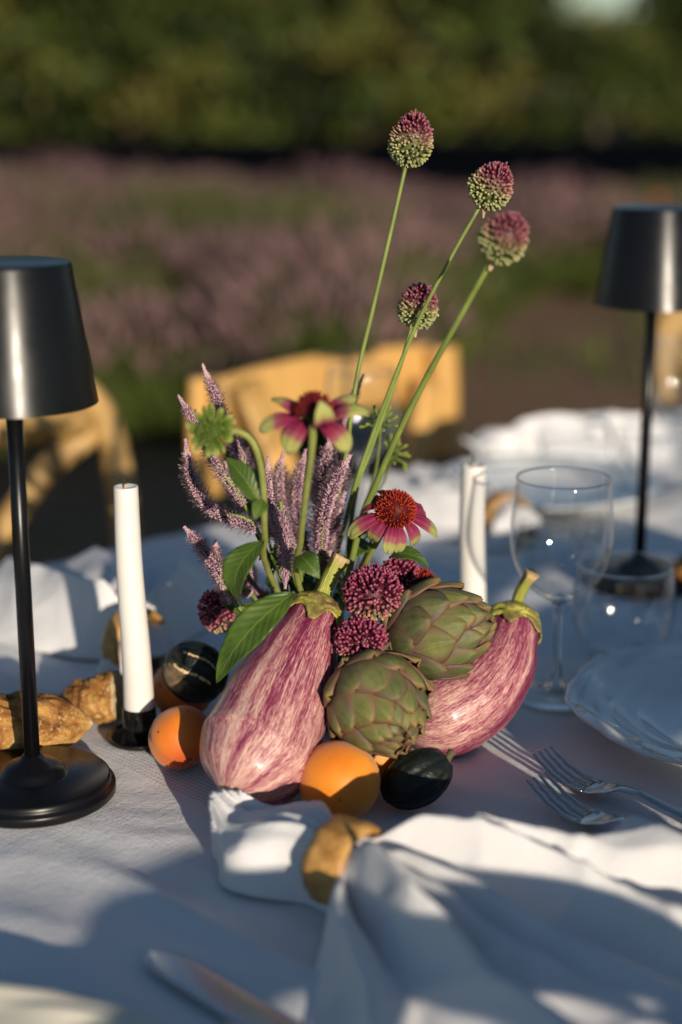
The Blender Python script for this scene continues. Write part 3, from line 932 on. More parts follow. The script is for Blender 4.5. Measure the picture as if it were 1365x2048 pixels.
# ---- eggplants
def eggplant(label, pts, rads, stem_pts, stem_r, bend_seed, cw=1.0):
    P = catmull(pts, 64)
    foot = base_of(P[12])
    t = thing('eggplant', label, 'eggplant', foot, 0, 'striped eggplants')
    xs = [k / (len(rads) - 1) for k in range(len(rads))]
    rr = []
    for k in range(64):
        s = k / 63
        rr.append(max(0.0004, interp(xs, rads, s)))
    # round off the blossom end
    L = sum((P[i + 1] - P[i]).length for i in range(63)); acc = 0
    rend = rads[1] * 1.15
    for k in range(64):
        if k: acc += (P[k] - P[k - 1]).length
        if acc < rend:
            rr[k] = min(rr[k], max(0.0006, math.sqrt(max(0, rend * rend - (rend - acc) ** 2)) * rr[k] / max(rend, rr[k]) * 1.0 + 0.0002))
    b = MB()
    b.tube(P, rr, 72, True, wob=lambda a, s: 1 + 0.012 * math.sin(2 * a + bend_seed) + 0.010 * noise.noise((math.cos(a) * 1.3 + bend_seed, math.sin(a) * 1.3, s * 4)))
    b.build('body', X['eggplant'], t)
    # calyx: pointed lobes that hug the shoulder
    ax = (P[63] - P[58]).normalized(); Fm = frame(ax)
    top = P[63]; rn = rr[60]
    b = MB()
    NL = 6
    def cal(a, s):
        ang = a * 2 * math.pi
        lobe = 0.5 + 0.5 * math.cos(ang * NL + bend_seed)
        reach = cw * (0.012 + 0.013 * lobe ** 1.5 + 0.006 * noise.noise((ang * 1.3, bend_seed, 0)))
        d = s * (0.010 + reach)
        if s < 0.32:
            q = s / 0.32
            r = stem_r * 1.05 + (rn * 1.03 - stem_r) * q ** 1.6
            z = 0.0075 * (1 - q * q)
        else:
            q = (s - 0.32) / 0.68
            along = -q * reach
            k = max(0, min(63, 63 + int(along / (L / 63))))
            r = rr[k] * 1.0 + 0.0014 + 0.0016 * q * lobe + 0.0012 * noise.noise((ang * 3, q * 4, bend_seed))
            z = along
        base = top if z > 0 else P[max(0, min(63, 63 + int(z / (L / 63))))] - ax * 0
        zz = z if z > 0 else 0
        return base + Fm @ Vector((math.cos(ang) * r, math.sin(ang) * r, zz))
    b.grid(cal, 96, 18, True)
    b.build('calyx', X['calyx'], t, solid=0.0010)
    SP = catmull(stem_pts, 16)
    b = MB(); b.tube(SP, [stem_r * (1.45 - 0.62 * smooth(0, .35, k / 15) + 0.25 * smooth(.75, 1, k / 15)) for k in range(16)], 18, True, wob=lambda a, s: 1 + 0.10 * math.cos(5 * a) + 0.05 * math.sin(3 * a + 6 * s))
    b.build('stalk', X['eggstem'], t)
    return t
E1 = [at(452, 1592, .945), at(478, 1556, .955), at(515, 1500, .975), at(556, 1404, 1.000), at(596, 1312, 1.022), at(622, 1252, 1.036), at(637, 1212, 1.046)]
eggplant('striped purple and cream eggplant leaning up at the front of the pile', E1, [.024, .0375, .0390, .0355, .0275, .0205, .0165], [at(637, 1214, 1.047), at(650, 1180, 1.050), at(664, 1148, 1.053), at(684, 1112, 1.056)], .0062, 0.4, 1.35)
E2 = [at(800, 1452, 1.070), at(838, 1446, 1.072), at(888, 1426, 1.076), at(948, 1388, 1.084), at(996, 1330, 1.094), at(1020, 1272, 1.106), at(1030, 1226, 1.116)]
eggplant('curved striped eggplant lying behind the artichokes beside the wine glass', E2, [.016, .0300, .0335, .0325, .0280, .0215, .0165], [at(1030, 1228, 1.116), at(1034, 1208, 1.118), at(1046, 1176, 1.116), at(1066, 1146, 1.112)], .0050, 2.1, .8)

# ---- apricots
def apricot(label, c, r, axis, seed):
    t = thing('apricot', label, 'apricot', Vector((c.x, c.y, c.z - r)), 0, 'orange apricots')
    Fm = frame(axis)
    b = MB()
    def fn(a, s):
        th = a * 2 * math.pi; ph = s * math.pi
        rr = r * (1 + 0.02 * math.sin(2 * th + seed) + 0.012 * noise.noise((math.cos(th) * 2 + seed, math.sin(th) * 2, ph)))
        dth = min(th, 2 * math.pi - th)
        rr *= 1 - 0.055 * math.exp(-(dth / 0.13) ** 2) * math.sin(ph)
        rr *= 1 - 0.16 * math.exp(-(ph / 0.22) ** 2) - 0.03 * math.exp(-((math.pi - ph) / 0.2) ** 2)
        return c + Fm @ Vector((math.sin(ph) * math.cos(th), math.sin(ph) * math.sin(th), math.cos(ph) * 0.97)) * rr
    b.grid(fn, 64, 36, True)
    b.build('skin', X['blush' if seed > 2 else 'apricot'], t)
    b = MB(); top = c + Fm @ Vector((0, 0, r * 0.80)); b.tube([top, top + Fm @ Vector((0, 0, r * .05))], [.0024, .0016], 8); b.build('stem_scar', X['stalk'], t)
ap1 = on(679, 1562, .0262)
apricot('bright orange apricot at the very front of the pile', ap1, .0265, (0.5, 0.5, 0.6), 1)
ap2 = on(749, 1508, .0248)
apricot('apricot wedged under the front artichoke beside the dark squash', ap2, .0250, (0.1, .6, .7), 2)
ap3 = on(362, 1475, .0224)
apricot('blushing apricot beside the candle holder left of the leaning eggplant', ap3, .0226, (-.3, .6, .5), 3)
ap4 = on(366, 1378, .0238)
apricot('shaded apricot behind the tall candle under the left squash', ap4, .0240, (0, .5, .7), 4)

# ---- dark squashes
def squash(label, c, r, axis, scars, patch, elong=1.12, ribd=.05):
    t = thing('squash', label, 'squash', Vector((c.x, c.y, TABLE)), 0, 'small dark squashes')
    Fm = frame(axis, (cam.location - c).normalized())
    b = MB()
    def fn(a, s):
        th = a * 2 * math.pi; ph = s * math.pi
        rib = 1 - ribd * (0.5 + 0.5 * math.cos(9 * th)) ** 3 * math.sin(ph)
        rr = r * rib * (1 - 0.13 * math.exp(-(ph / 0.3) ** 2)) * (1 + 0.05 * noise.noise((math.cos(th) * 1.4, math.sin(th) * 1.4, ph * 1.2 + r * 1000)) + .018 * noise.noise((math.cos(th) * 5, math.sin(th) * 5, ph * 4)))
        return c + Fm @ Vector((math.sin(ph) * math.cos(th), math.sin(ph) * math.sin(th), math.cos(ph) * elong)) * rr
    def pc(a, s):
        th = math.degrees(a * 2 * math.pi); ph = s * 180
        sc_ = 0.0
        for (t0, p0, p1, wd) in scars:
            if p0 < ph < p1 and abs(th - t0 - 4 * math.sin(ph * .07)) < wd: sc_ = 1.0 if abs(th - t0 - 4 * math.sin(ph * .07)) < wd * (.55 + .9 * noise.noise((ph * .22, th * .1, t0))) + .6 else sc_
        pt = 0.0
        if patch:
            d = math.hypot((th - patch[0]) / patch[2], (ph - patch[1]) / patch[3])
            pt = 1.0 - smooth(0.75, 1.05, d + 0.25 * noise.noise((th * .09, ph * .09, 0)))
        return (sc_ if patch else sc_ * .28, 0, pt)
    b.grid(fn, 180, 90, True, pc)
    b.build('rind', X['squash'], t)
    e = c + Fm @ Vector((0, 0, r * elong * 0.86))
    b = MB(); b.tube(catmull([e, e + Fm @ Vector((.001, 0, .004)), e + Fm @ Vector((.003, .001, .008))], 6), [.0045, .0032, .0028, .0026, .0028, .003], 10); b.build('stub', X['stalk'], t)
sq1 = at(392, 1345, 1.095)
squash('small black-green squash with cream scars and a corky patch behind the left apricot', sq1, .0222, (0.85, -0.25, -0.45), [(62, 55, 120, 3.2), (97, 50, 125, 3.4)], (130, 118, 34, 34))
sq2 = on(834, 1557, .0205)
squash('glossy near-black squash lying right of the front apricot', sq2, .0188, (0.80, 0.30, 0.40), [], None, 1.36, .045)

# ---- artichokes
def artichoke(label, c, axis, Rm, H, roll, seed, up=(0, 0, 1)):
    rd = random.Random(seed)
    t = bpy.data.objects.new('artichoke', None); col.objects.link(t); t.empty_display_size = .02
    t.location = c
    q = frame(axis, up).to_4x4()
    t.rotation_euler = q.to_euler()
    tag(t, label, 'artichoke', 'green artichokes')
    def prof(p):
        r = Rm * (math.sin(math.pi * min(1, max(0, p)) ** 0.92) ** 0.62) * (1 - 0.10 * p)
        return r, (p - 0.47) * H
    b = MB(); b.lathe([(max(.0005, prof(k / 20)[0] * 0.93 - 0.0015), prof(k / 20)[1]) for k in range(21)], 28); b.build('heart', X['artcore'], t, local=True)
    b = MB(); b.tube([(0, 0, -0.62 * H), (0, 0, -0.40 * H)], [.0075, .0090], 14); b.build('cut_stalk', X['bract'], t, local=True)
    rows = [(0.26, .25, 6), (0.45, .40, 6), (0.61, .44, 6), (0.745, .42, 6), (0.85, .36, 6), (0.925, .29, 6), (0.972, .22, 5), (0.996, .15, 4)]
    NR = len(rows)
    for ri, (p1, dp, cnt) in enumerate(rows):
        p0 = max(0.015, p1 - dp)
        off0 = 0.0066 * (1 - ri / NR) + 0.0006
        me = None
        rmid = max(prof(p0 + (p1 - p0) * .5)[0], .004)
        half = math.pi / cnt * 1.16
        for variant in range(2):
            b = MB()
            def fn(a, s, cup=rd.uniform(0.6, 1.2), flare=rd.uniform(0.5, 1.7), notch=rd.uniform(0.0, 0.02)):
                x = a * 2 - 1
                p = p0 + (p1 - p0) * s
                wv = (0.62 + 0.38 * math.sin(math.pi * min(1, s * 1.05 + .05))) * (1 - max(0, (s - 0.55) / 0.45) ** 3.0) ** 0.6 if s < 1 else 0.10
                wv = max(wv, 0.035)
                r, z = prof(p)
                r2, z2 = prof(min(1, p + 0.01)); r1, z1 = prof(max(0, p - 0.01))
                tr, tz = r2 - r1, z2 - z1; ln = math.hypot(tr, tz) or 1
                nr, nz = tz / ln, -tr / ln
                lift = off0 * (.75 + .35 * s) + (0.0022 if ri < 4 else .0014) * flare * smooth(.5, 1, s) * (1 - .5 * abs(x)) - 0.0016 * abs(x) ** 2 * cup + 0.0010 * math.exp(-(x / .25) ** 2) * smooth(.3, .8, s)
                rr = r + nr * lift; zz = z + nz * lift
                ang = x * half * wv * rmid / max(rr, rmid * 0.55)
                return (rr * math.cos(ang), rr * math.sin(ang), zz - notch * 0)
            b.grid(fn, 9, 11, False, lambda a, s: (a * 2 - 1, s, ri / NR))
            o0 = b.build('bract', X['bract'], t, local=True, solid=0.0011)
            if variant == 0: meA, oA = o0.data, o0
            else: meB, oB = o0.data, o0
        proto = [oA, oB]
        for k in range(cnt):
            if k < 2: o = proto[k]
            else:
                o = proto[k % 2].copy(); col.objects.link(o); o.parent = t
            o.rotation_euler = (rd.uniform(-.02, .02), rd.uniform(-.02, .02), roll + 2 * math.pi * (k + 0.5 * (ri % 2)) / cnt + rd.uniform(-.07, .07) + ri * 0.13)
            s = rd.uniform(0.975, 1.03)
            o.scale = (s, s, rd.uniform(.97, 1.03))
    return t
artichoke('green artichoke on top, lying with its tip pointing right', at(872, 1262, 1.030), (0.86, -0.38, 0.30), .0290, .074, 0.3, 3)
artichoke('green artichoke in front, tip turned towards the camera above the apricots', at(756, 1408, .985), (0.42, -0.86, -0.20), .0305, .067, 1.1, 8)

# ---- glassware
def wine_glass(label, loc):
    t = thing('wine_glass', label, 'glass', loc, 0, 'clear wine glasses')
    o_ = [(.0045, .078), (.012, .0815), (.023, .089), (.0325, .101), (.0378, .116), (.0395, .130), (.0388, .146), (.0372, .162), (.0355, .1755)]
    i_ = [(.0346, .1755), (.0362, .162), (.0377, .146), (.0384, .130), (.0366, .116), (.0312, .102), (.0215, .0915), (.011, .0855), (.001, .0845)]
    oc = catmull([(r, 0, z) for r, z in o_], 26); ic = catmull([(r, 0, z) for r, z in i_], 26)
    b = MB(); b.lathe([(p.x, p.z) for p in oc] + [(.0352, .1762)] + [(p.x, p.z) for p in ic], 72); b.build('bowl', X['glass'], t, local=True)
    b = MB(); b.lathe([(.0002, .0840), (.0105, .0815), (.0062, .0785), (.0045, .0745), (.0036, .066), (.0034, .045), (.0037, .022), (.0052, .010), (.009, .0054), (.0002, .0054)], 28); b.build('stem', X['solidglass'], t, local=True)
    b = MB(); b.tube([(.0352 * math.cos(k * math.pi / 36), .0352 * math.sin(k * math.pi / 36), .1760) for k in range(73)], .00075, 8, False); b.build('rim', X['solidglass'], t, local=True)
    b = MB(); b.tube([(.0316 * math.cos(k * math.pi / 36), .0316 * math.sin(k * math.pi / 36), .0013) for k in range(73)], .0008, 8, False); b.build('foot_edge', X['solidglass'], t, local=True)
    b = MB(); b.lathe([(.009, .0053), (.020, .0030), (.0305, .0018), (.0318, .0012), (.0312, .0004), (.001, .0004)], 60); b.build('foot', X['glass'], t, local=True)
    return t
wg = wine_glass('clear wine glass standing behind the curved eggplant, left of the plate', base_of(on(1112, 1392)))
dup(wg, 'blurred wine glass at the right edge behind the far lamp', base_of(at(1352, 980, 1.86)), 0.7, 'clear wine glasses')
dup(wg, 'blurred wine glass on the far side of the table seen between flower stems', base_of(at(722, 1075, 1.66)), 1.9, 'clear wine glasses')
tum = thing('tumbler', 'clear stemless tumbler between the wine glass and the plate', 'glass', base_of(on(1243, 1312)))
oc = catmull([(.022, 0, .0004), (.030, 0, .004), (.0385, 0, .020), (.0425, 0, .038), (.0420, 0, .058), (.0388, 0, .080)], 22)
ic = catmull([(.0378, 0, .080), (.0408, 0, .058), (.0413, 0, .038), (.0372, 0, .022), (.028, 0, .011), (.001, 0, .009)], 22)
b = MB(); b.lathe([(.001, .0004)] + [(p.x, p.z) for p in oc] + [(.0383, .0807)] + [(p.x, p.z) for p in ic], 72); b.build('bowl', X['glass'], tum, local=True)
b = MB(); b.tube([(.0383 * math.cos(k * math.pi / 36), .0383 * math.sin(k * math.pi / 36), .0803) for k in range(73)], .0008, 8, False); b.build('rim', X['solidglass'], tum, local=True)
tum2 = dup(tum, 'blurred tumbler beside the far wine glass at the right edge', base_of(at(1300, 1010, 1.80)), 1.0)
tum['group'] = 'clear tumblers'; tum2['group'] = 'clear tumblers'

# ---- plates
def plate(label, loc, r, mat):
    t = thing('plate', label, 'plate', loc, 0, 'dinner plates')
    pr = [(.001, .004), (.35, .004), (.50, .0045), (.56, .0065), (.60, .0095), (.625, .0105), (.66, .0104), (.70, .0125), (.74, .0150), (.755, .0162), (.77, .0160), (.85, .0185), (.90, .0205), (.915, .0222), (.93, .0221), (.96, .0225), (.985, .0240), (1.0, .0236), (.998, .0222), (.93, .0190), (.75, .0125), (.60, .0055), (.55, .0015), (.53, .0), (.50, .0), (.48, .0022), (.001, .0022)]
    def mod(a, q, z, k):
        if .74 < q and k < 20:
            z += 0.0019 * math.sin(a * 8 + q * 26) * smooth(.74, .80, q) * (1 - smooth(.93, .96, q))
        s = 1 + 0.018 * math.cos(8 * a) ** 3 * smooth(.8, 1, q)
        return q * r * s, z
    b = MB(); b.lathe(pr, 144, mod); b.build('dish', X[mat], t, local=True)
    return t
p1 = on(1502, 1462); plate('white porcelain plate with an embossed rim at the right edge', base_of(p1), .136, 'porcelain')
pl2 = plate('cream plate rim blurred in the bottom left corner', Vector((-.178, .582, TABLE)), .136, 'cream')
pl3 = plate('blurred white plate on the far table behind the wine glass', base_of(at(1090, 985, 1.80)), .130, 'porcelain')

# ---- forks and knife
def fork(label, tip, rz, zoff=0.0, group='forks beside the right plate', L=.198):
    loc = Vector((tip.x, tip.y, TABLE + zoff)) - Vector((-math.sin(rz), math.cos(rz), 0)) * L
    t = thing('fork', label, 'fork', loc, rz, group)
    ys = [0, .012, .05, .09, .115, .130, .140, .150, .158]
    ws = [.006, .0092, .0075, .0045, .0036, .0050, .0105, .0125, .0125]
    zs = [.0020, .0022, .0050, .0105, .0135, .0125, .0085, .0050, .0042]
    def zf(y): return interp(ys + [.168, .18, .19, .198], zs + [.0050, .0090, .0145, .0200], y)
    b = MB()
    def fn(a, s):
        y = s * .158
        ang = a * 2 * math.pi
        wd = interp(ys, ws, y)
        th = .0013
        cx = math.cos(ang)
        dish = 0.0016 * (cx * cx) * smooth(.135, .15, y)
        return (wd * cx, y, zf(y) + dish + th * math.sin(ang))
    b.grid(fn, 20, 60, True); b.f.append(tuple(range(19, -1, -1))); b.f.append(tuple(60 * 20 - 20 + i for i in range(20)))
    b.build('handle', X['steel'], t, local=True)
    for k in range(4):
        x = (k - 1.5) * .0066
        b = MB()
        def ft(a, s):
            y = .154 + s * (L - .154)
            ang = a * 2 * math.pi
            wd = .0023 * (1 - .45 * s ** 3)
            return (x * (1 - .06 * s) + wd * math.cos(ang), y, zf(y) + .0016 * (abs(k - 1.5) / 1.5) ** 2 * (1 - s) + .0012 * (1 - .4 * s) * math.sin(ang))
        b.grid(ft, 12, 18, True); b.f.append(tuple(range(11, -1, -1))); b.f.append(tuple(18 * 12 - 12 + i for i in range(12)))
        b.build('tine', X['steel'], t, local=True)
    return t
fork('steel dinner fork nearest the plate on the right', on(1082, 1498, .020), TR)
fork('steel fork partly under the front napkin, left of the other fork', on(1074, 1552, .021), TR - R(1.5), 0.0006)
kt = on(292, 1912, .003)
kn = thing('knife', 'blurred steel table knife beside the cream plate at bottom left', 'knife', Vector((kt.x, kt.y, TABLE)) - Vector((-math.sin(TR), math.cos(TR), 0)) * .225, TR)
b = MB()
def kf(a, s):
    y = .105 + s * .12
    ang = a * 2 * math.pi
    wd = .0115 * (1 - max(0, (s - .72) / .28) ** 2.2) ** .5 if s < 1 else .0004
    return (wd * math.cos(ang) + .002 * s, y, .0040 + .0007 * math.sin(ang))
b.grid(kf, 16, 34, True); b.build('blade', X['steel'], kn, local=True)
b = MB(); b.tube(catmull([(0, 0, .0048), (0, .03, .006), (0, .07, .0055), (0, .107, .0042)], 16), [.0058 - .0002 * k for k in range(16)], 14); b.build('handle', X['steel'], kn, local=True)

# ---- napkins in wooden rings
def napkin(label, loc, rz, L, W, seed, hgt, tail, peak=None, skew=0.0, npl=4, pw=.30, crumple=.45, lip=0.0):
    fan = W
    b = MB()
    NS, NT = 120, 150
    r0 = .0185
    vs, fs = [], []
    rd = random.Random(seed)
    ridges = sorted([-.86 + 1.72 * (k + rd.uniform(.2, .8)) / npl for k in range(npl)])
    amps = [rd.uniform(.55, 1.0) for _ in ridges]
    for j in range(NS):
        s = j / (NS - 1)
        x = -tail + s * (L + tail)
        for i in range(NT):
            tt = i / (NT - 1) * 2 - 1
            if x < 0:
                q = -x / tail
                wd = (r0 + .024 * smooth(.12, .6, q)) * (1 - .62 * smooth(.62, 1, q))
                hh = .041 - .022 * smooth(.25, 1, q) + .012 * smooth(.75, 1, q)
            else:
                q = x / L
                wd = r0 + fan * (1 - math.exp(-1.18 * max(0, x - .006) / fan))
                hh = .041 + (hgt - .041) * smooth(.03, .14, q) * (1 - (.9 if lip else .3) * smooth(.22, .6, q)) * (1 - .5 * smooth(.6, 1, q))
            amp = smooth(.006, .035, abs(x))
            # pleats that radiate from the ring, sharp on top
            pl_ = 0.0
            for rk, ak in zip(ridges, amps):
                d = abs(tt - rk - .05 * noise.noise((x * 14, rk * 9, seed)))
                pl_ = max(pl_, ak * max(0, 1 - d / pw) ** 1.25)
            if x < 0: pl_ = .86 + .14 * pl_
            dome = max(0, 1 - abs(tt) ** (9.0 if tt > 0 and lip else 4.0))
            low = .26 if x > 0 else .78
            z = hh * dome * ((1 - amp) + amp * (low + (1 - low) * pl_))
            cr = noise.noise((x * 30 + seed, tt * 7, 2)) * (.0045 if x > 0 else .0015) + (1 - abs(noise.noise((x * 16, tt * 4 + seed, 5)))) ** 6 * .006
            z += amp * cr * crumple * min(1, dome * 2)
            if x > 0: z += lip * math.exp(-((tt - .84) / .14) ** 2) * smooth(.02, .2, q) * (1 - .5 * smooth(.5, 1, q))
            else: pass
            y = tt * wd + .007 * amp * noise.noise((x * 22, tt * 4, seed))
            if peak and x > 0:
                z += peak[2] * max(0, 1 - math.hypot((x - peak[0]) / .070, (y - peak[1]) / .042)) ** 1.2
            xx = x - (.20 * L * tt * tt * q if x > 0 else -.02 * tt * tt * q)
            y += skew * max(0, x) * q
            vs.append((xx, y, max(.0012, z)))
    for j in range(NS - 1):
        for i in range(NT - 1):
            fs.append((j * NT + i, j * NT + i + 1, (j + 1) * NT + i + 1, (j + 1) * NT + i))
    b.add(vs, fs)
    o = b.build('napkin', X['napkin'], solid=.0011)
    o.location = loc; o.rotation_euler = (0, 0, rz)
    tag(o, label, 'napkin', 'white cloth napkins')
    return o
def ring(label, loc, rz, rad=.0228, wd=.028, seed=1):
    t = thing('napkin_ring', label, 'napkin ring', loc, rz, 'carved wooden napkin rings')
    b = MB()
    sec = [(-.5, .02), (-.47, .12), (-.25, .17), (0, .15), (.25, .18), (.47, .11), (.5, .02), (.42, -.06), (0, -.07), (-.42, -.06)]
    n = 60
    vs, fs = [], []
    for i in range(n):
        a = 2 * math.pi * i / n
        for (sx_, sr) in sec:
            r = rad + sr * .020 * (1 + .35 * noise.noise((math.cos(a) * 3 + seed, math.sin(a) * 3, sx_))) + .0005 * math.copysign(1, math.sin(a * 7 + 2 * math.sin(a * 3))) * (sr > .05) + .0005 * noise.noise((a * 9, sx_ * 9, seed))
            vs.append((sx_ * wd * (1 + .08 * noise.noise((math.cos(a) * 2, math.sin(a) * 2 + seed, 5))), math.cos(a) * r, rad + .002 + math.sin(a) * r))
    m = len(sec)
    for i in range(n):
        for j in range(m):
            fs.append((i * m + j, i * m + (j + 1) % m, ((i + 1) % n) * m + (j + 1) % m, ((i + 1) % n) * m + j))
    b.add(vs, fs)
    b.build('band', X['ringwood'], t, local=True)
    return t
nf_ = on(694, 1806); nf_.z = TABLE
napkin('white napkin fanned out of a wooden ring in the blurred foreground', nf_, R(-45), .285, .26, 1, .066, .118, peak=(.132, .128, .042), lip=.010, npl=6, pw=.21, crumple=.5)
ring('carved wooden ring round the foreground napkin', nf_, R(-38))
nb_ = on(276, 1322); nb_.z = TABLE
napkin('puffed white napkin at the back left behind the tall candle', nb_ + Vector((0, 0, 0)), R(112), .21, .135, 4, .088, .075, npl=3, pw=.5, crumple=.3)
ring('carved wooden ring round the back left napkin behind the candle', nb_ + Vector((.002, -.030, 0)), R(140), .0255, .020, 4)
nc_ = base_of(at(1010, 1055, 1.62))
napkin('blurred sunlit napkin on the far side right of the shorter candle', nc_, R(120), .20, .12, 6, .060, .05)
ring('carved wooden ring round the far napkin right of the shorter candle', nc_, R(120), .024, .018, 7)
nd_ = base_of(at(1010, 905, 2.00))
napkin('blurred napkin heaped near the far edge of the table', nd_, R(20), .22, .10, 9, .055, .06)

# ---- bread
def bread(label, p0, p1, r, seed, cut):
    t = thing('bread_piece', label, 'bread', base_of((p0 + p1) / 2), 0, 'crusty bread pieces')
    d = p1 - p0; L = d.length; ax = d.normalized()
    Fm = frame(ax)
    b = MB()
    def fn(a, s):
        ang = a * 2 * math.pi
        pr = (math.sin(math.pi * min(.985, max(.02, s * (.62 if cut else 1) + .0))) ** .55)
        rr = r * pr * (1 + .16 * noise.noise((math.cos(ang) * 1.5 + seed, math.sin(ang) * 1.5, s * 3)) + .07 * noise.noise((math.cos(ang) * 5, math.sin(ang) * 5 + seed, s * 9)) - .10 * (1 - abs(noise.noise((math.cos(ang) * 2.4, math.sin(ang) * 2.4 + seed, s * 5)))) ** 7)
        # a torn slash over the top
        dd = (ang - math.pi / 2 - .5 - 1.5 * (s - .5))
        rr *= 1 - .16 * math.exp(-(dd / .16) ** 2)
        rr *= 1 - .10 * math.exp(-((s - .42 - .06 * math.sin(ang)) / .06) ** 2)
        q = p0 + d * s + Fm @ Vector((math.cos(ang) * rr, math.sin(ang) * rr * .92, 0))
        q.z = max(q.z, TABLE + .0008)
        return q
    b.grid(fn, 64, 48, True)
    n0 = len(b.v)
    b.f.append(tuple(range(63, -1, -1)))
    b.build('crust', X['crust'], t)
    rim = [Vector(p) for p in b.v[-64:]]
    c = sum(rim, Vector()) / 64
    b2 = MB()
    def fc_(a, s):
        i = int(a * 64) % 64
        p = c.lerp(rim[i], s * .995)
        return p + ax * (.0030 * (1 - s * s) + .0018 * noise.noise((p.x * 260, p.y * 260, p.z * 260)) * (1 - s ** 6))
    b2.grid(fc_, 64, 10, True)
    b2.build('crumb', X['crumb'], t)
    return t
bread('golden crusty bread roll behind the stem of the left lamp', on(-130, 1462, .024), on(178, 1446, .018), .0275, 2, False)
bread('torn end of crusty bread between the lamp stem and the tall candle', on(118, 1402, .013), on(238, 1392, .020), .0215, 5, True)
bread('blurred crusty bread piece at the right edge behind the tumbler', base_of(at(1350, 1190, 1.44)) + Vector((0, 0, .02)), base_of(at(1440, 1180, 1.46)) + Vector((0, 0, .02)), .022, 9, False)

# ================================================================== flowers
# low dark vessel behind the fruit that holds the stems
vz = base_of(at(640, 1300, 1.135))
va = thing('flower_bowl', 'small dark bowl hidden behind the eggplant and alliums, holding the stems', 'bowl', vz)
b = MB(); b.lathe([(.001, 0), (.028, 0), (.036, .010), (.040, .030), (.037, .050), (.034, .056), (.032, .055), (.036, .032), (.030, .012), (.001, .008)], 40); b.build('bowl', X['darkvase'], va, local=True)
MOUTH = vz + Vector((0, 0, .05))
def root(i):
    a = i * 2.4
    return MOUTH + Vector((math.cos(a) * .018, math.sin(a) * .014, -.03))

def fib(n, k):
    z = 1 - 2 * (k + .5) / n
    a = k * 2.399963
    r = math.sqrt(max(0, 1 - z * z))
    return Vector((r * math.cos(a), r * math.sin(a), z))
def floret(mb, p, d, L, r, c0, c2, n=5, prof=((0, .35), (.45, .75), (.78, 1.0), (.95, .62), (1.0, .15))):
    Fm = frame(d, (0.3, 0.5, 0.81))
    vs, fs, ps = [], [], []
    for (s, q) in prof:
        for i in range(n):
            a = 2 * math.pi * i / n
            vs.append(p + Fm @ Vector((math.cos(a) * r * q, math.sin(a) * r * q, s * L)))
            ps.append((c0, s, c2))
    for k in range(len(prof) - 1):
        for i in range(n):
            j = (i + 1) % n
            fs.append((k * n + i, k * n + j, (k + 1) * n + j, (k + 1) * n + i))
    fs.append(tuple((len(prof) - 1) * n + i for i in range(n)))
    mb.add(vs, fs, ps)

def allium(label, head, axis, rw, rh, stem, seed, mat='allium', n=400, fl=.0052, fr=.00092, spathe=True, stem_r=.0019, group='drumstick alliums'):
    rd = random.Random(seed)
    pf = ((0, .35), (.45, .75), (.78, 1.0), (.95, .62), (1.0, .15)) if mat == 'allium' else ((0, .3), (.55, .45), (.80, 1.0), (.94, .95), (1.0, .45))
    ax = Vector(axis).normalized(); Fm = frame(ax)
    P = catmull(stem, 26)
    t = thing('allium', label, 'flower', base_of(stem[-1]), 0, group)
    b = MB()
    inner = 0.72
    for k in range(n):
        d = fib(n, k)
        d = (d + Vector((rd.gauss(0, .07), rd.gauss(0, .07), rd.gauss(0, .07)))).normalized()
        hgt = (d.z + 1) / 2
        tp = 1 - .16 * d.z if mat == 'allium' else 1
        e = Vector((d.x * rw * tp, d.y * rw * tp, d.z * rh)) * (1 + max(0, rd.gauss(0, .045)))
        nrm = Vector((d.x / rw, d.y / rw, d.z / rh)).normalized()
        nrm = (nrm + Vector((0, 0, .35 if mat == 'allium' else .1))).normalized()
        L = fl * rd.uniform(.8, 1.2) * (1.1 if hgt > .5 else .9)
        r = fr * rd.uniform(.85, 1.15) * (1.0 if hgt > .5 else 1.12)
        p = head + Fm @ (e - nrm * L)
        floret(b, p, Fm @ nrm, L, r, hgt + rd.gauss(0, .06), rd.random(), 5, pf)
    b.build('florets', X[mat], t, kind='stuff')
    kc = .74 if mat == 'allium' else .58
    b = MB(); b.grid(lambda a, s: head + Fm @ Vector((math.sin(s * math.pi) * math.cos(a * 6.2832) * rw * kc, math.sin(s * math.pi) * math.sin(a * 6.2832) * rw * kc, -math.cos(s * math.pi) * rh * kc)), 16, 10, True, lambda a, s: (s, .15, .1)); b.build('head_core', X[mat], t)
    b = MB(); b.tube(P, [stem_r * (0.80 + .3 * k / 25) for k in range(26)], 9); b.build('stem', X['stem'], t)
    if spathe:
        b = MB()
        p0 = head - ax * rh * 1.0
        sd = Fm @ Vector((math.cos(seed), -1, 0)).normalized()
        b.grid(lambda a, s: p0 + sd * (.0018 + .0045 * s) + ax * (.0035 - .006 * s - .002 * s * s) + ax.cross(sd) * ((a - .5) * .006 * (1 - .7 * s)), 5, 6)
        b.build('spathe', X['papery'], t)
    return t
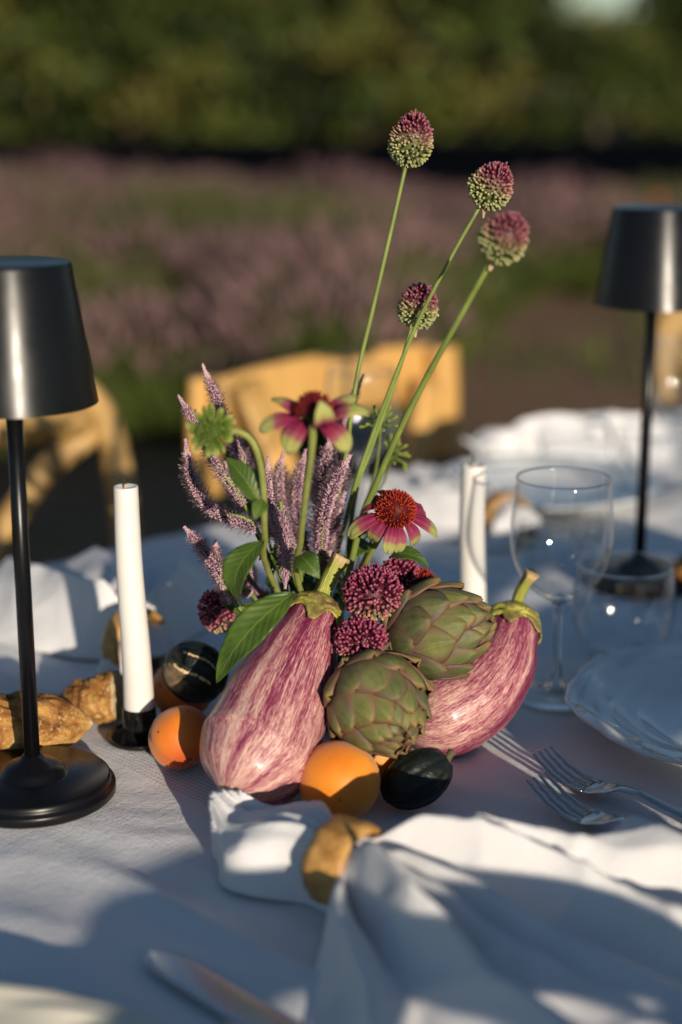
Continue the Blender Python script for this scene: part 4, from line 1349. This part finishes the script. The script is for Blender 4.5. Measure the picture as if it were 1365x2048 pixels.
# tall drumstick alliums
def tall(label, hp, y, rw, rh, pts, yb, seed, r, i):
    head = at(hp[0], hp[1], y)
    n = len(pts)
    st = [at(u, v, y + (yb - y) * (k + 1) / (n + 1)) for k, (u, v) in enumerate(pts)]
    ax = (head - st[0]).normalized()
    st = [head - ax * rh * .9] + st + [root(i)]
    allium(label, head, ax + Vector((0, -.10, .10)), rw, rh, st, seed, stem_r=r)
tall('tallest drumstick allium, its egg-shaped head nearest the top', (824, 279), 1.115, .0150, .0192, [(785, 450), (748, 610), (715, 752), (694, 900), (676, 1030)], 1.12, 1, .0017, 0)
tall('second tallest drumstick allium on a long slanting stem', (984, 371), 1.095, .0150, .0168, [(905, 510), (838, 640), (785, 768), (742, 880), (700, 1010)], 1.12, 2, .0016, 1)
tall('rightmost drumstick allium with the thick slanting stem', (1010, 474), .985, .0148, .0172, [(925, 625), (862, 740), (805, 850), (752, 970), (716, 1070)], 1.10, 3, .0023, 2)
tall('shortest of the drumstick alliums, behind the slanting stems', (837, 612), 1.125, .0145, .0165, [(800, 735), (770, 822), (738, 910), (706, 1020)], 1.13, 4, .0017, 3)
# open alliums low in the arrangement
def low(label, hp, y, rw, rh, axis, seed, n, i):
    head = at(hp[0], hp[1], y)
    allium(label, head, axis, rw, rh, [head - Vector(axis).normalized() * rh * .6, head + (root(i) - head) * .55 + Vector((0, .008, -.01)), root(i)], seed, 'allium_low', n, .0068, .00098, False)
low('larger open magenta allium head above the front artichoke', (745, 1186), 1.025, .0200, .0190, (-.08, .10, .95), 11, 480, 4)
low('smaller open magenta allium head just above the front artichoke', (722, 1281), 1.010, .0178, .0165, (.10, .05, .9), 12, 430, 5)
low('shaded crimson allium head at the left under the mauve spikes', (436, 1222), 1.100, .0140, .0165, (-.25, .1, .8), 13, 300, 6)
low('magenta allium head half hidden behind the top artichoke', (802, 1150), 1.085, .0150, .0140, (.1, -.1, .8), 14, 300, 7)

# leaves
def leaf(parent, base, tip, width, nrm, bend=.01, fold=.25, name='leaf', curl=0.0):
    d = tip - base; L = d.length; dn = d.normalized()
    n = Vector(nrm); n = (n - dn * n.dot(dn)).normalized()
    s_ = dn.cross(n)
    b = MB()
    def fn(a, s):
        x = a * 2 - 1
        wv = width * (math.sin(math.pi * min(1, max(0, s)) ** .75) ** .85) * (1 if s < .999 else 0)
        wv = max(wv, .0006 * (1 - s))
        ed = noise.noise((x * 1.2 + L * 90, s * 5, width * 300))
        return base + d * s + n * (bend * 4 * s * (1 - s) + fold * wv * abs(x) ** 1.3 + .12 * width * ed * abs(x)) + s_ * (x * wv) - n * (curl * s * s * s)
    b.grid(fn, 13, 26, False, lambda a, s: (a * 2 - 1, s, 0))
    return b.build(name, X['leaf'], parent, solid=.0004)

CAMDIR = lambda p: (cam.location - p).normalized()
def cone_head(parent, c, axis, r, h, n, mat, L, name='cone'):
    Fm = frame(axis); rdc = random.Random(n)
    b = MB()
    b.grid(lambda a, s: c + Fm @ Vector((math.cos(a * 6.2832) * r * .88 * math.cos(s * 1.5), math.sin(a * 6.2832) * r * .88 * math.cos(s * 1.5), h * .88 * math.sin(s * 1.5708))), 20, 10, True, lambda a, s: (0, .12, 0))
    for k in range(n):
        z = (k + .5) / n
        a = k * 2.399963 + rdc.uniform(-.25, .25)
        z = min(.995, max(0, z + rdc.uniform(-.03, .03)))
        q = math.sqrt(max(0, 1 - z * z))
        d = Vector((q * math.cos(a), q * math.sin(a), z))
        p = c + Fm @ Vector((d.x * r * .86, d.y * r * .86, d.z * h * .86))
        nn = Fm @ Vector((d.x, d.y, d.z * .9 + .35)).normalized()
        nn = (nn + Vector((rdc.gauss(0, .14), rdc.gauss(0, .14), rdc.gauss(0, .14)))).normalized()
        floret(b, p, nn, L * rdc.uniform(.75, 1.2), .00078, 0, 0, 4, ((0, 1.0), (.6, .8), (1, .1)))
    return b.build(name, X[mat], parent, kind='stuff')
def petals(parent, c, axis, r, n, L, wd, droop, seed, mat='petal', name='petal', skip=(), turn=0.0, lift=0.0, vary=.35):
    rd = random.Random(seed)
    Fm = frame(axis)
    for k in range(n):
        if k in skip: continue
        a = turn + 2 * math.pi * k / n + rd.uniform(-.12, .12)
        Lk = L * rd.uniform(1 - vary * .5, 1 + vary * .3); dk = max(.15, droop + rd.uniform(-vary, vary)); wk = wd * rd.uniform(.85, 1.15); tw = rd.uniform(-.35, .35)
        b = MB()
        def fn(u, s):
            x = u * 2 - 1
            ang = lift - dk * (s ** .8)
            # integrate a drooping curve
            px = r * .80 + Lk * (math.sin(dk * s + 1e-5 - lift) + math.sin(lift)) / max(.05, dk) if dk > .1 else r * .8 + Lk * s
            pz = -(Lk * (math.cos(lift) - math.cos(dk * s - lift)) / max(.05, dk)) * (1 if dk > 0 else -1)
            wv = wk * (.42 + .58 * math.sin(math.pi * min(1, s * .86 + .06))) * (1 - max(0, (s - .84) / .16) ** 2 * .75)
            y = x * wv
            z = pz - .18 * wk * x * x + .10 * wk * math.cos(x * 7) + tw * y * s
            notch = -.07 * Lk * math.exp(-(x / .22) ** 2) * smooth(.85, 1, s)
            q = Vector((px + notch, y, z))
            return c + Fm @ Vector((q.x * math.cos(a) - q.y * math.sin(a), q.x * math.sin(a) + q.y * math.cos(a), q.z))
        b.grid(fn, 9, 16, False, lambda u, s: (u * 2 - 1, s, 0))
        b.build(name, X[mat], parent, solid=.0005)

# coneflower close to the camera, side on
c1 = at(627, 828, .935); r1 = root(8)
t = thing('coneflower', 'blurred coneflower with drooping pink and lime petals standing highest among the lower blooms', 'flower', base_of(r1), 0, 'coneflowers')
cone_head(t, c1, (0.02, -.05, 1), .0118, .0135, 150, 'conered', .0032)
def free_petal(parent, a, b_, wd, nrm, sag, tw=0.0):
    d = b_ - a; dn = d.normalized()
    n = Vector(nrm); n = (n - dn * n.dot(dn)).normalized(); sd_ = dn.cross(n)
    bb = MB()
    def fn(u, s):
        x = u * 2 - 1
        wv = wd * (.40 + .60 * math.sin(math.pi * min(1, s * .84 + .08))) * (1 - max(0, (s - .82) / .18) ** 2 * .8)
        rot = tw * s
        off = sd_ * (math.cos(rot) * x * wv) + n * (math.sin(rot) * x * wv + sag * 4 * s * (1 - s) - .25 * wd * x * x + .10 * wd * math.cos(x * 8))
        return a + d * (s - .05 * math.exp(-(x / .2) ** 2) * smooth(.85, 1, s)) + off
    bb.grid(fn, 9, 16, False, lambda u, s: (u * 2 - 1, s, 0))
    bb.build('petal', X['petal'], parent, solid=.0005)
for (a_, b_, dy, wd_, sg, tw_) in [((600, 838), (518, 858), .004, .0062, .004, .5), ((604, 832), (545, 796), .016, .0058, .004, -.4), ((608, 842), (572, 905), -.010, .0072, .004, .2), ((632, 846), (640, 800), -.022, .0066, -.008, 0), ((650, 842), (738, 822), -.008, .0080, .006, .3), ((648, 846), (700, 900), -.006, .0076, .004, -.2), ((646, 836), (712, 790), .018, .0060, .004, .3), ((615, 846), (600, 880), .014, .0064, .003, 0)]:
    A = at(a_[0], a_[1], .935 + dy * .35); B = at(b_[0], b_[1], .935 + dy)
    free_petal(t, A, B, wd_, Vector((0, -.45, .9)), sg, tw_)
S = [c1, at(624, 900, .945), at(612, 990, .965), at(602, 1080, .99), at(598, 1170, 1.04), r1]
b = MB(); b.tube(catmull(S, 26), [.0030 - .0009 * min(1, k / 6) for k in range(26)], 10); b.build('stem', X['stem2'], t)
b = MB(); b.lathe([(.0022, -.006), (.006, -.004), (.0095, .0), (.0115, .002)], 16); b.move(Matrix.Translation(c1)); b.build('receptacle', X['bud'], t)
L0 = at(588, 1186, 1.00)
leaf(t, L0, at(426, 1364, .990), .0125, CAMDIR(L0) + Vector((-.35, 0, .35)), .012, .22, curl=.006)
L0 = at(600, 1112, 1.0)
leaf(t, L0, at(640, 1158, .985), .0080, CAMDIR(L0) + Vector((-.2, 0, .6)), .006, .2)
# coneflower facing the camera
c2 = at(790, 1024, 1.062); r2 = root(9)
t = thing('coneflower', 'sharp coneflower with an orange-red cone and pink petals tipped lime', 'flower', base_of(r2), 0, 'coneflowers')
AX2 = (.16, -.62, .78)
cone_head(t, c2, AX2, .0146, .0165, 420, 'cone', .0030)
petals(t, c2, AX2, .0150, 12, .0250, .0053, 1.6, 5, turn=.1, vary=.6)
S = [c2 - Vector(AX2).normalized() * .002, at(768, 1060, 1.085), at(740, 1110, 1.10), at(705, 1180, 1.12), r2]
b = MB(); b.tube(catmull(S, 24), .0022, 10); b.build('stem', X['stem2'], t)
L0 = at(782, 1112, 1.085)
leaf(t, L0, at(860, 1128, 1.075), .0062, CAMDIR(L0) + Vector((.1, 0, 1.2)), .006, .25, curl=.004)
L0 = at(742, 1090, 1.10)
leaf(t, L0, at(690, 1120, 1.09), .0085, CAMDIR(L0) + Vector((-.3, 0, .8)), .005, .25)
# red cone behind the artichoke
c3 = at(838, 1172, 1.085); r3 = root(10)
t = thing('coneflower', 'petal-less red cone peeking over the top artichoke', 'flower', base_of(r3), 0, 'coneflowers')
cone_head(t, c3, (.35, -.25, .8), .0128, .0130, 200, 'cone', .0030)
b = MB(); b.tube(catmull([c3, at(800, 1230, 1.10), r3], 12), .002, 8); b.build('stem', X['stem2'], t)
# green bud on an arching stem
c4 = at(424, 862, .950); r4 = root(11)
t = thing('coneflower_bud', 'green spiky flower bud on an arching stem at the left', 'flower', base_of(r4))
AX4 = (-.35, -.80, .28)
cone_head(t, c4, AX4, .0080, .0060, 70, 'bud', .0030, 'bud_centre')
petals(t, c4, AX4, .0080, 15, .0105, .0022, .35, 9, 'bud', 'sepal', lift=.25)
S = [c4 + Vector((.002, .004, -.001)), at(462, 860, .958), at(500, 876, .962), at(520, 920, .965), at(528, 990, .972), at(530, 1070, .99), at(540, 1150, 1.03), r4]
b = MB(); b.tube(catmull(S, 34), .0021, 10); b.build('stem', X['stem2'], t)
L0 = at(522, 1008, .972)
leaf(t, L0, at(452, 916, .985), .0085, CAMDIR(L0) + Vector((.35, 0, .2)), .004, .35)
leaf(t, at(528, 1082, .99), at(478, 1212, .985), .0105, CAMDIR(L0) + Vector((-.6, 0, .5)), .016, .3, curl=.004)
leaf(t, at(526, 1000, .97), at(508, 1040, .96), .0050, CAMDIR(L0), .002, .3)

# small green umbels behind the slanting stems
def umbel(label, hp, y, pts, i, seed, ax):
    rd = random.Random(seed)
    c = at(hp[0], hp[1], y)
    t = thing('green_umbel', label, 'flower', base_of(root(i)), 0, 'small green flower clusters')
    b = MB(); b.tube(catmull([c] + [at(u, v, y + .02 * (k + 1)) for k, (u, v) in enumerate(pts)] + [root(i)], 16), .0011, 7); b.build('stem', X['stem'], t)
    A = Vector(ax).normalized(); Fm = frame(A)
    for k in range(16):
        d = fib(26, k); d = Fm @ Vector((d.x, d.y, abs(d.z) * .9 + .1)).normalized()
        L = rd.uniform(.007, .011)
        b = MB(); b.tube(catmull([c, c + d * L * .6, c + d * L], 4), .0005, 5); floret(b, c + d * L, d, .0066, .0014, .5, .5, 6)
        for q in range(len(b.pc)): b.pc[q] = (0, .75, 0)
        b.build('flower_bud', X['bud'], t)
umbel('cluster of small green buds by the slanting stems, upper one', (762, 850), 1.15, [(752, 940), (716, 1050)], 12, 3, (-.1, -.3, .9))
umbel('cluster of small green buds right of the slanting stems, lower one', (783, 908), 1.19, [(770, 960), (726, 1060)], 13, 4, (.8, -.2, .5))
umbel('cluster of green buds low behind the sharp coneflower', (745, 1062), 1.12, [(735, 1100)], 14, 5, (-.3, -.5, .7))

# mauve veronica spikes
def spike(label, pts, y, rmax, seed, n=620, stem=None, i=0, full=.16):
    rd = random.Random(seed)
    W = [at(u, v, y + (0 if len(p) == 0 else p[0])) for (u, v, *p) in pts]
    P = catmull(W, 60)
    end = root(15 + i)
    t = thing('veronica_spike', label, 'flower', base_of(end), 0, 'mauve veronica spikes')
    b = MB(); b.tube(catmull(W + [W[-1].lerp(end, .5) + Vector((0, 0, -.006)), end], 40), [.0005 + .0008 * min(1, k / 12) for k in range(40)], 6); b.build('stem', X['stem'], t)
    b = MB(); b.tube(P, [rmax * (.10 + .15 * smooth(0, .5, k / 59)) for k in range(60)], 7)
    b.pc = [(0, .05, 0)] * len(b.pc)
    for k in range(n):
        s = (k + rd.random()) / n
        s = s ** .92
        f = s * 59; q = min(int(f), 58); p = P[q].lerp(P[q + 1], f - q)
        tg = (P[q] - P[q + 1]).normalized()
        Fm = frame(tg, (.2, .4, .9))
        a = k * 2.399963 + rd.uniform(-.3, .3)
        open_ = smooth(.05, .35, s)
        L = rmax * (.28 + .72 * smooth(0, full * 2.2, s)) * rd.uniform(.75, 1.15)
        el = .85 - .55 * open_ + rd.uniform(-.15, .15)
        d = Fm @ Vector((math.cos(a) * math.cos(el), math.sin(a) * math.cos(el), math.sin(el)))
        if open_ < .35:
            floret(b, p, d, L, .00072, 0, 0, 4, ((0, .6), (.5, 1.0), (.85, .8), (1, .15)))
        else:
            # tubular floret with two long stamens
            floret(b, p, d, L * .72, .00062, 0, 0, 4, ((0, .7), (.6, 1.0), (1, .7)))
            for w_ in (-1, 1):
                d2 = (d + Fm @ Vector((rd.uniform(-.25, .25), rd.uniform(-.25, .25), .10 + rd.uniform(-.2, .2)))).normalized()
                q0 = p + d * L * .6; q1 = q0 + d2 * L * .85
                sd_ = d2.cross(tg).normalized() * .00024
                b.add([q0 - sd_, q0 + sd_, q1 + sd_ * 1.5, q1 - sd_ * 1.5], [(0, 1, 2, 3)], [(0, .42, 0), (0, .42, 0), (0, .95, 0), (0, .95, 0)])
    b.build('florets', X['spike'], t, kind='stuff')
    # narrow leaves under the flowers
    low_ = W[-1].lerp(end, .15)
    for k in range(3):
        a = rd.uniform(0, 6.28)
        tip_ = low_ + Vector((math.cos(a) * .022, math.sin(a) * .014 - .004, rd.uniform(-.004, .022)))
        leaf(t, low_ + (end - low_) * (.12 * k), tip_ + (end - low_) * (.12 * k), .0036, CAMDIR(low_) + Vector((0, 0, .7)), .003, .3)
SP = [
 ('mauve spike with the highest tip at the left of the bunch', [(406, 730), (432, 795), (462, 870), (505, 965)], 1.105, .0062),
 ('mauve spike whose tip leans farthest out to the upper left', [(358, 792), (392, 850), (430, 925), (490, 1010)], 1.085, .0062),
 ('long mauve spike arching out to the left in front of the dark gap', [(371, 880), (384, 955), (425, 1020), (515, 1058)], 1.075, .0072),
 ('mauve spike dipping lowest at the left above the crimson allium', [(370, 1055), (402, 1092), (436, 1145), (470, 1205)], 1.070, .0068),
 ('short forked mauve spike beside the lowest left one', [(432, 1082), (432, 1118), (455, 1165), (505, 1190)], 1.080, .0060),
 ('thin mauve spike tip rising beside the tallest allium stem', [(727, 750), (706, 798), (690, 838), (672, 910)], 1.140, .0042),
 ('thick mauve spike right of the coneflower stem', [(662, 868), (650, 940), (640, 1010), (648, 1105)], 1.110, .0086),
 ('mauve spike bending right towards the slanting stems', [(700, 912), (672, 965), (650, 1035), (642, 1110)], 1.085, .0082),
 ('mauve spike just left of the coneflower stem', [(612, 900), (598, 965), (596, 1030), (612, 1110)], 1.120, .0074),
 ('narrow pink spike beside the arching bud stem', [(537, 915), (537, 975), (548, 1040), (575, 1110)], 1.060, .0058),
 ('drooping mauve spike hanging tip down above the big leaf', [(571, 1176), (573, 1120), (570, 1060), (560, 1010)], 1.035, .0056),
 ('dark purple spike deep inside the bunch at the left', [(482, 880), (485, 930), (500, 985), (540, 1050)], 1.130, .0080),
 ('dark purple spike deep inside the bunch behind the arching stem', [(452, 925), (475, 975), (505, 1020), (560, 1070)], 1.115, .0075),
 ('mauve spike low in the middle between the two flower stems', [(545, 1005), (560, 1040), (578, 1080), (600, 1130)], 1.080, .0080),
 ('slender mauve spike between the arching stem and the coneflower stem', [(566, 905), (560, 955), (566, 1010), (585, 1080)], 1.125, .0060),
 ('purple spike filling the gap left of the slanting allium stems', [(680, 860), (682, 920), (672, 985), (655, 1070)], 1.135, .0076),
 ('small mauve side spike low at the left behind the hanging leaf', [(500, 1120), (496, 1150), (505, 1180), (540, 1200)], 1.100, .0066),
 ('mauve spike low behind the eggplant stalk', [(690, 985), (668, 1035), (655, 1085), (650, 1140)], 1.100, .0080),
]
for i, (lab, pts, y, rm) in enumerate(SP):
    spike(lab, pts, y, rm * .86, 100 + i, i=i)
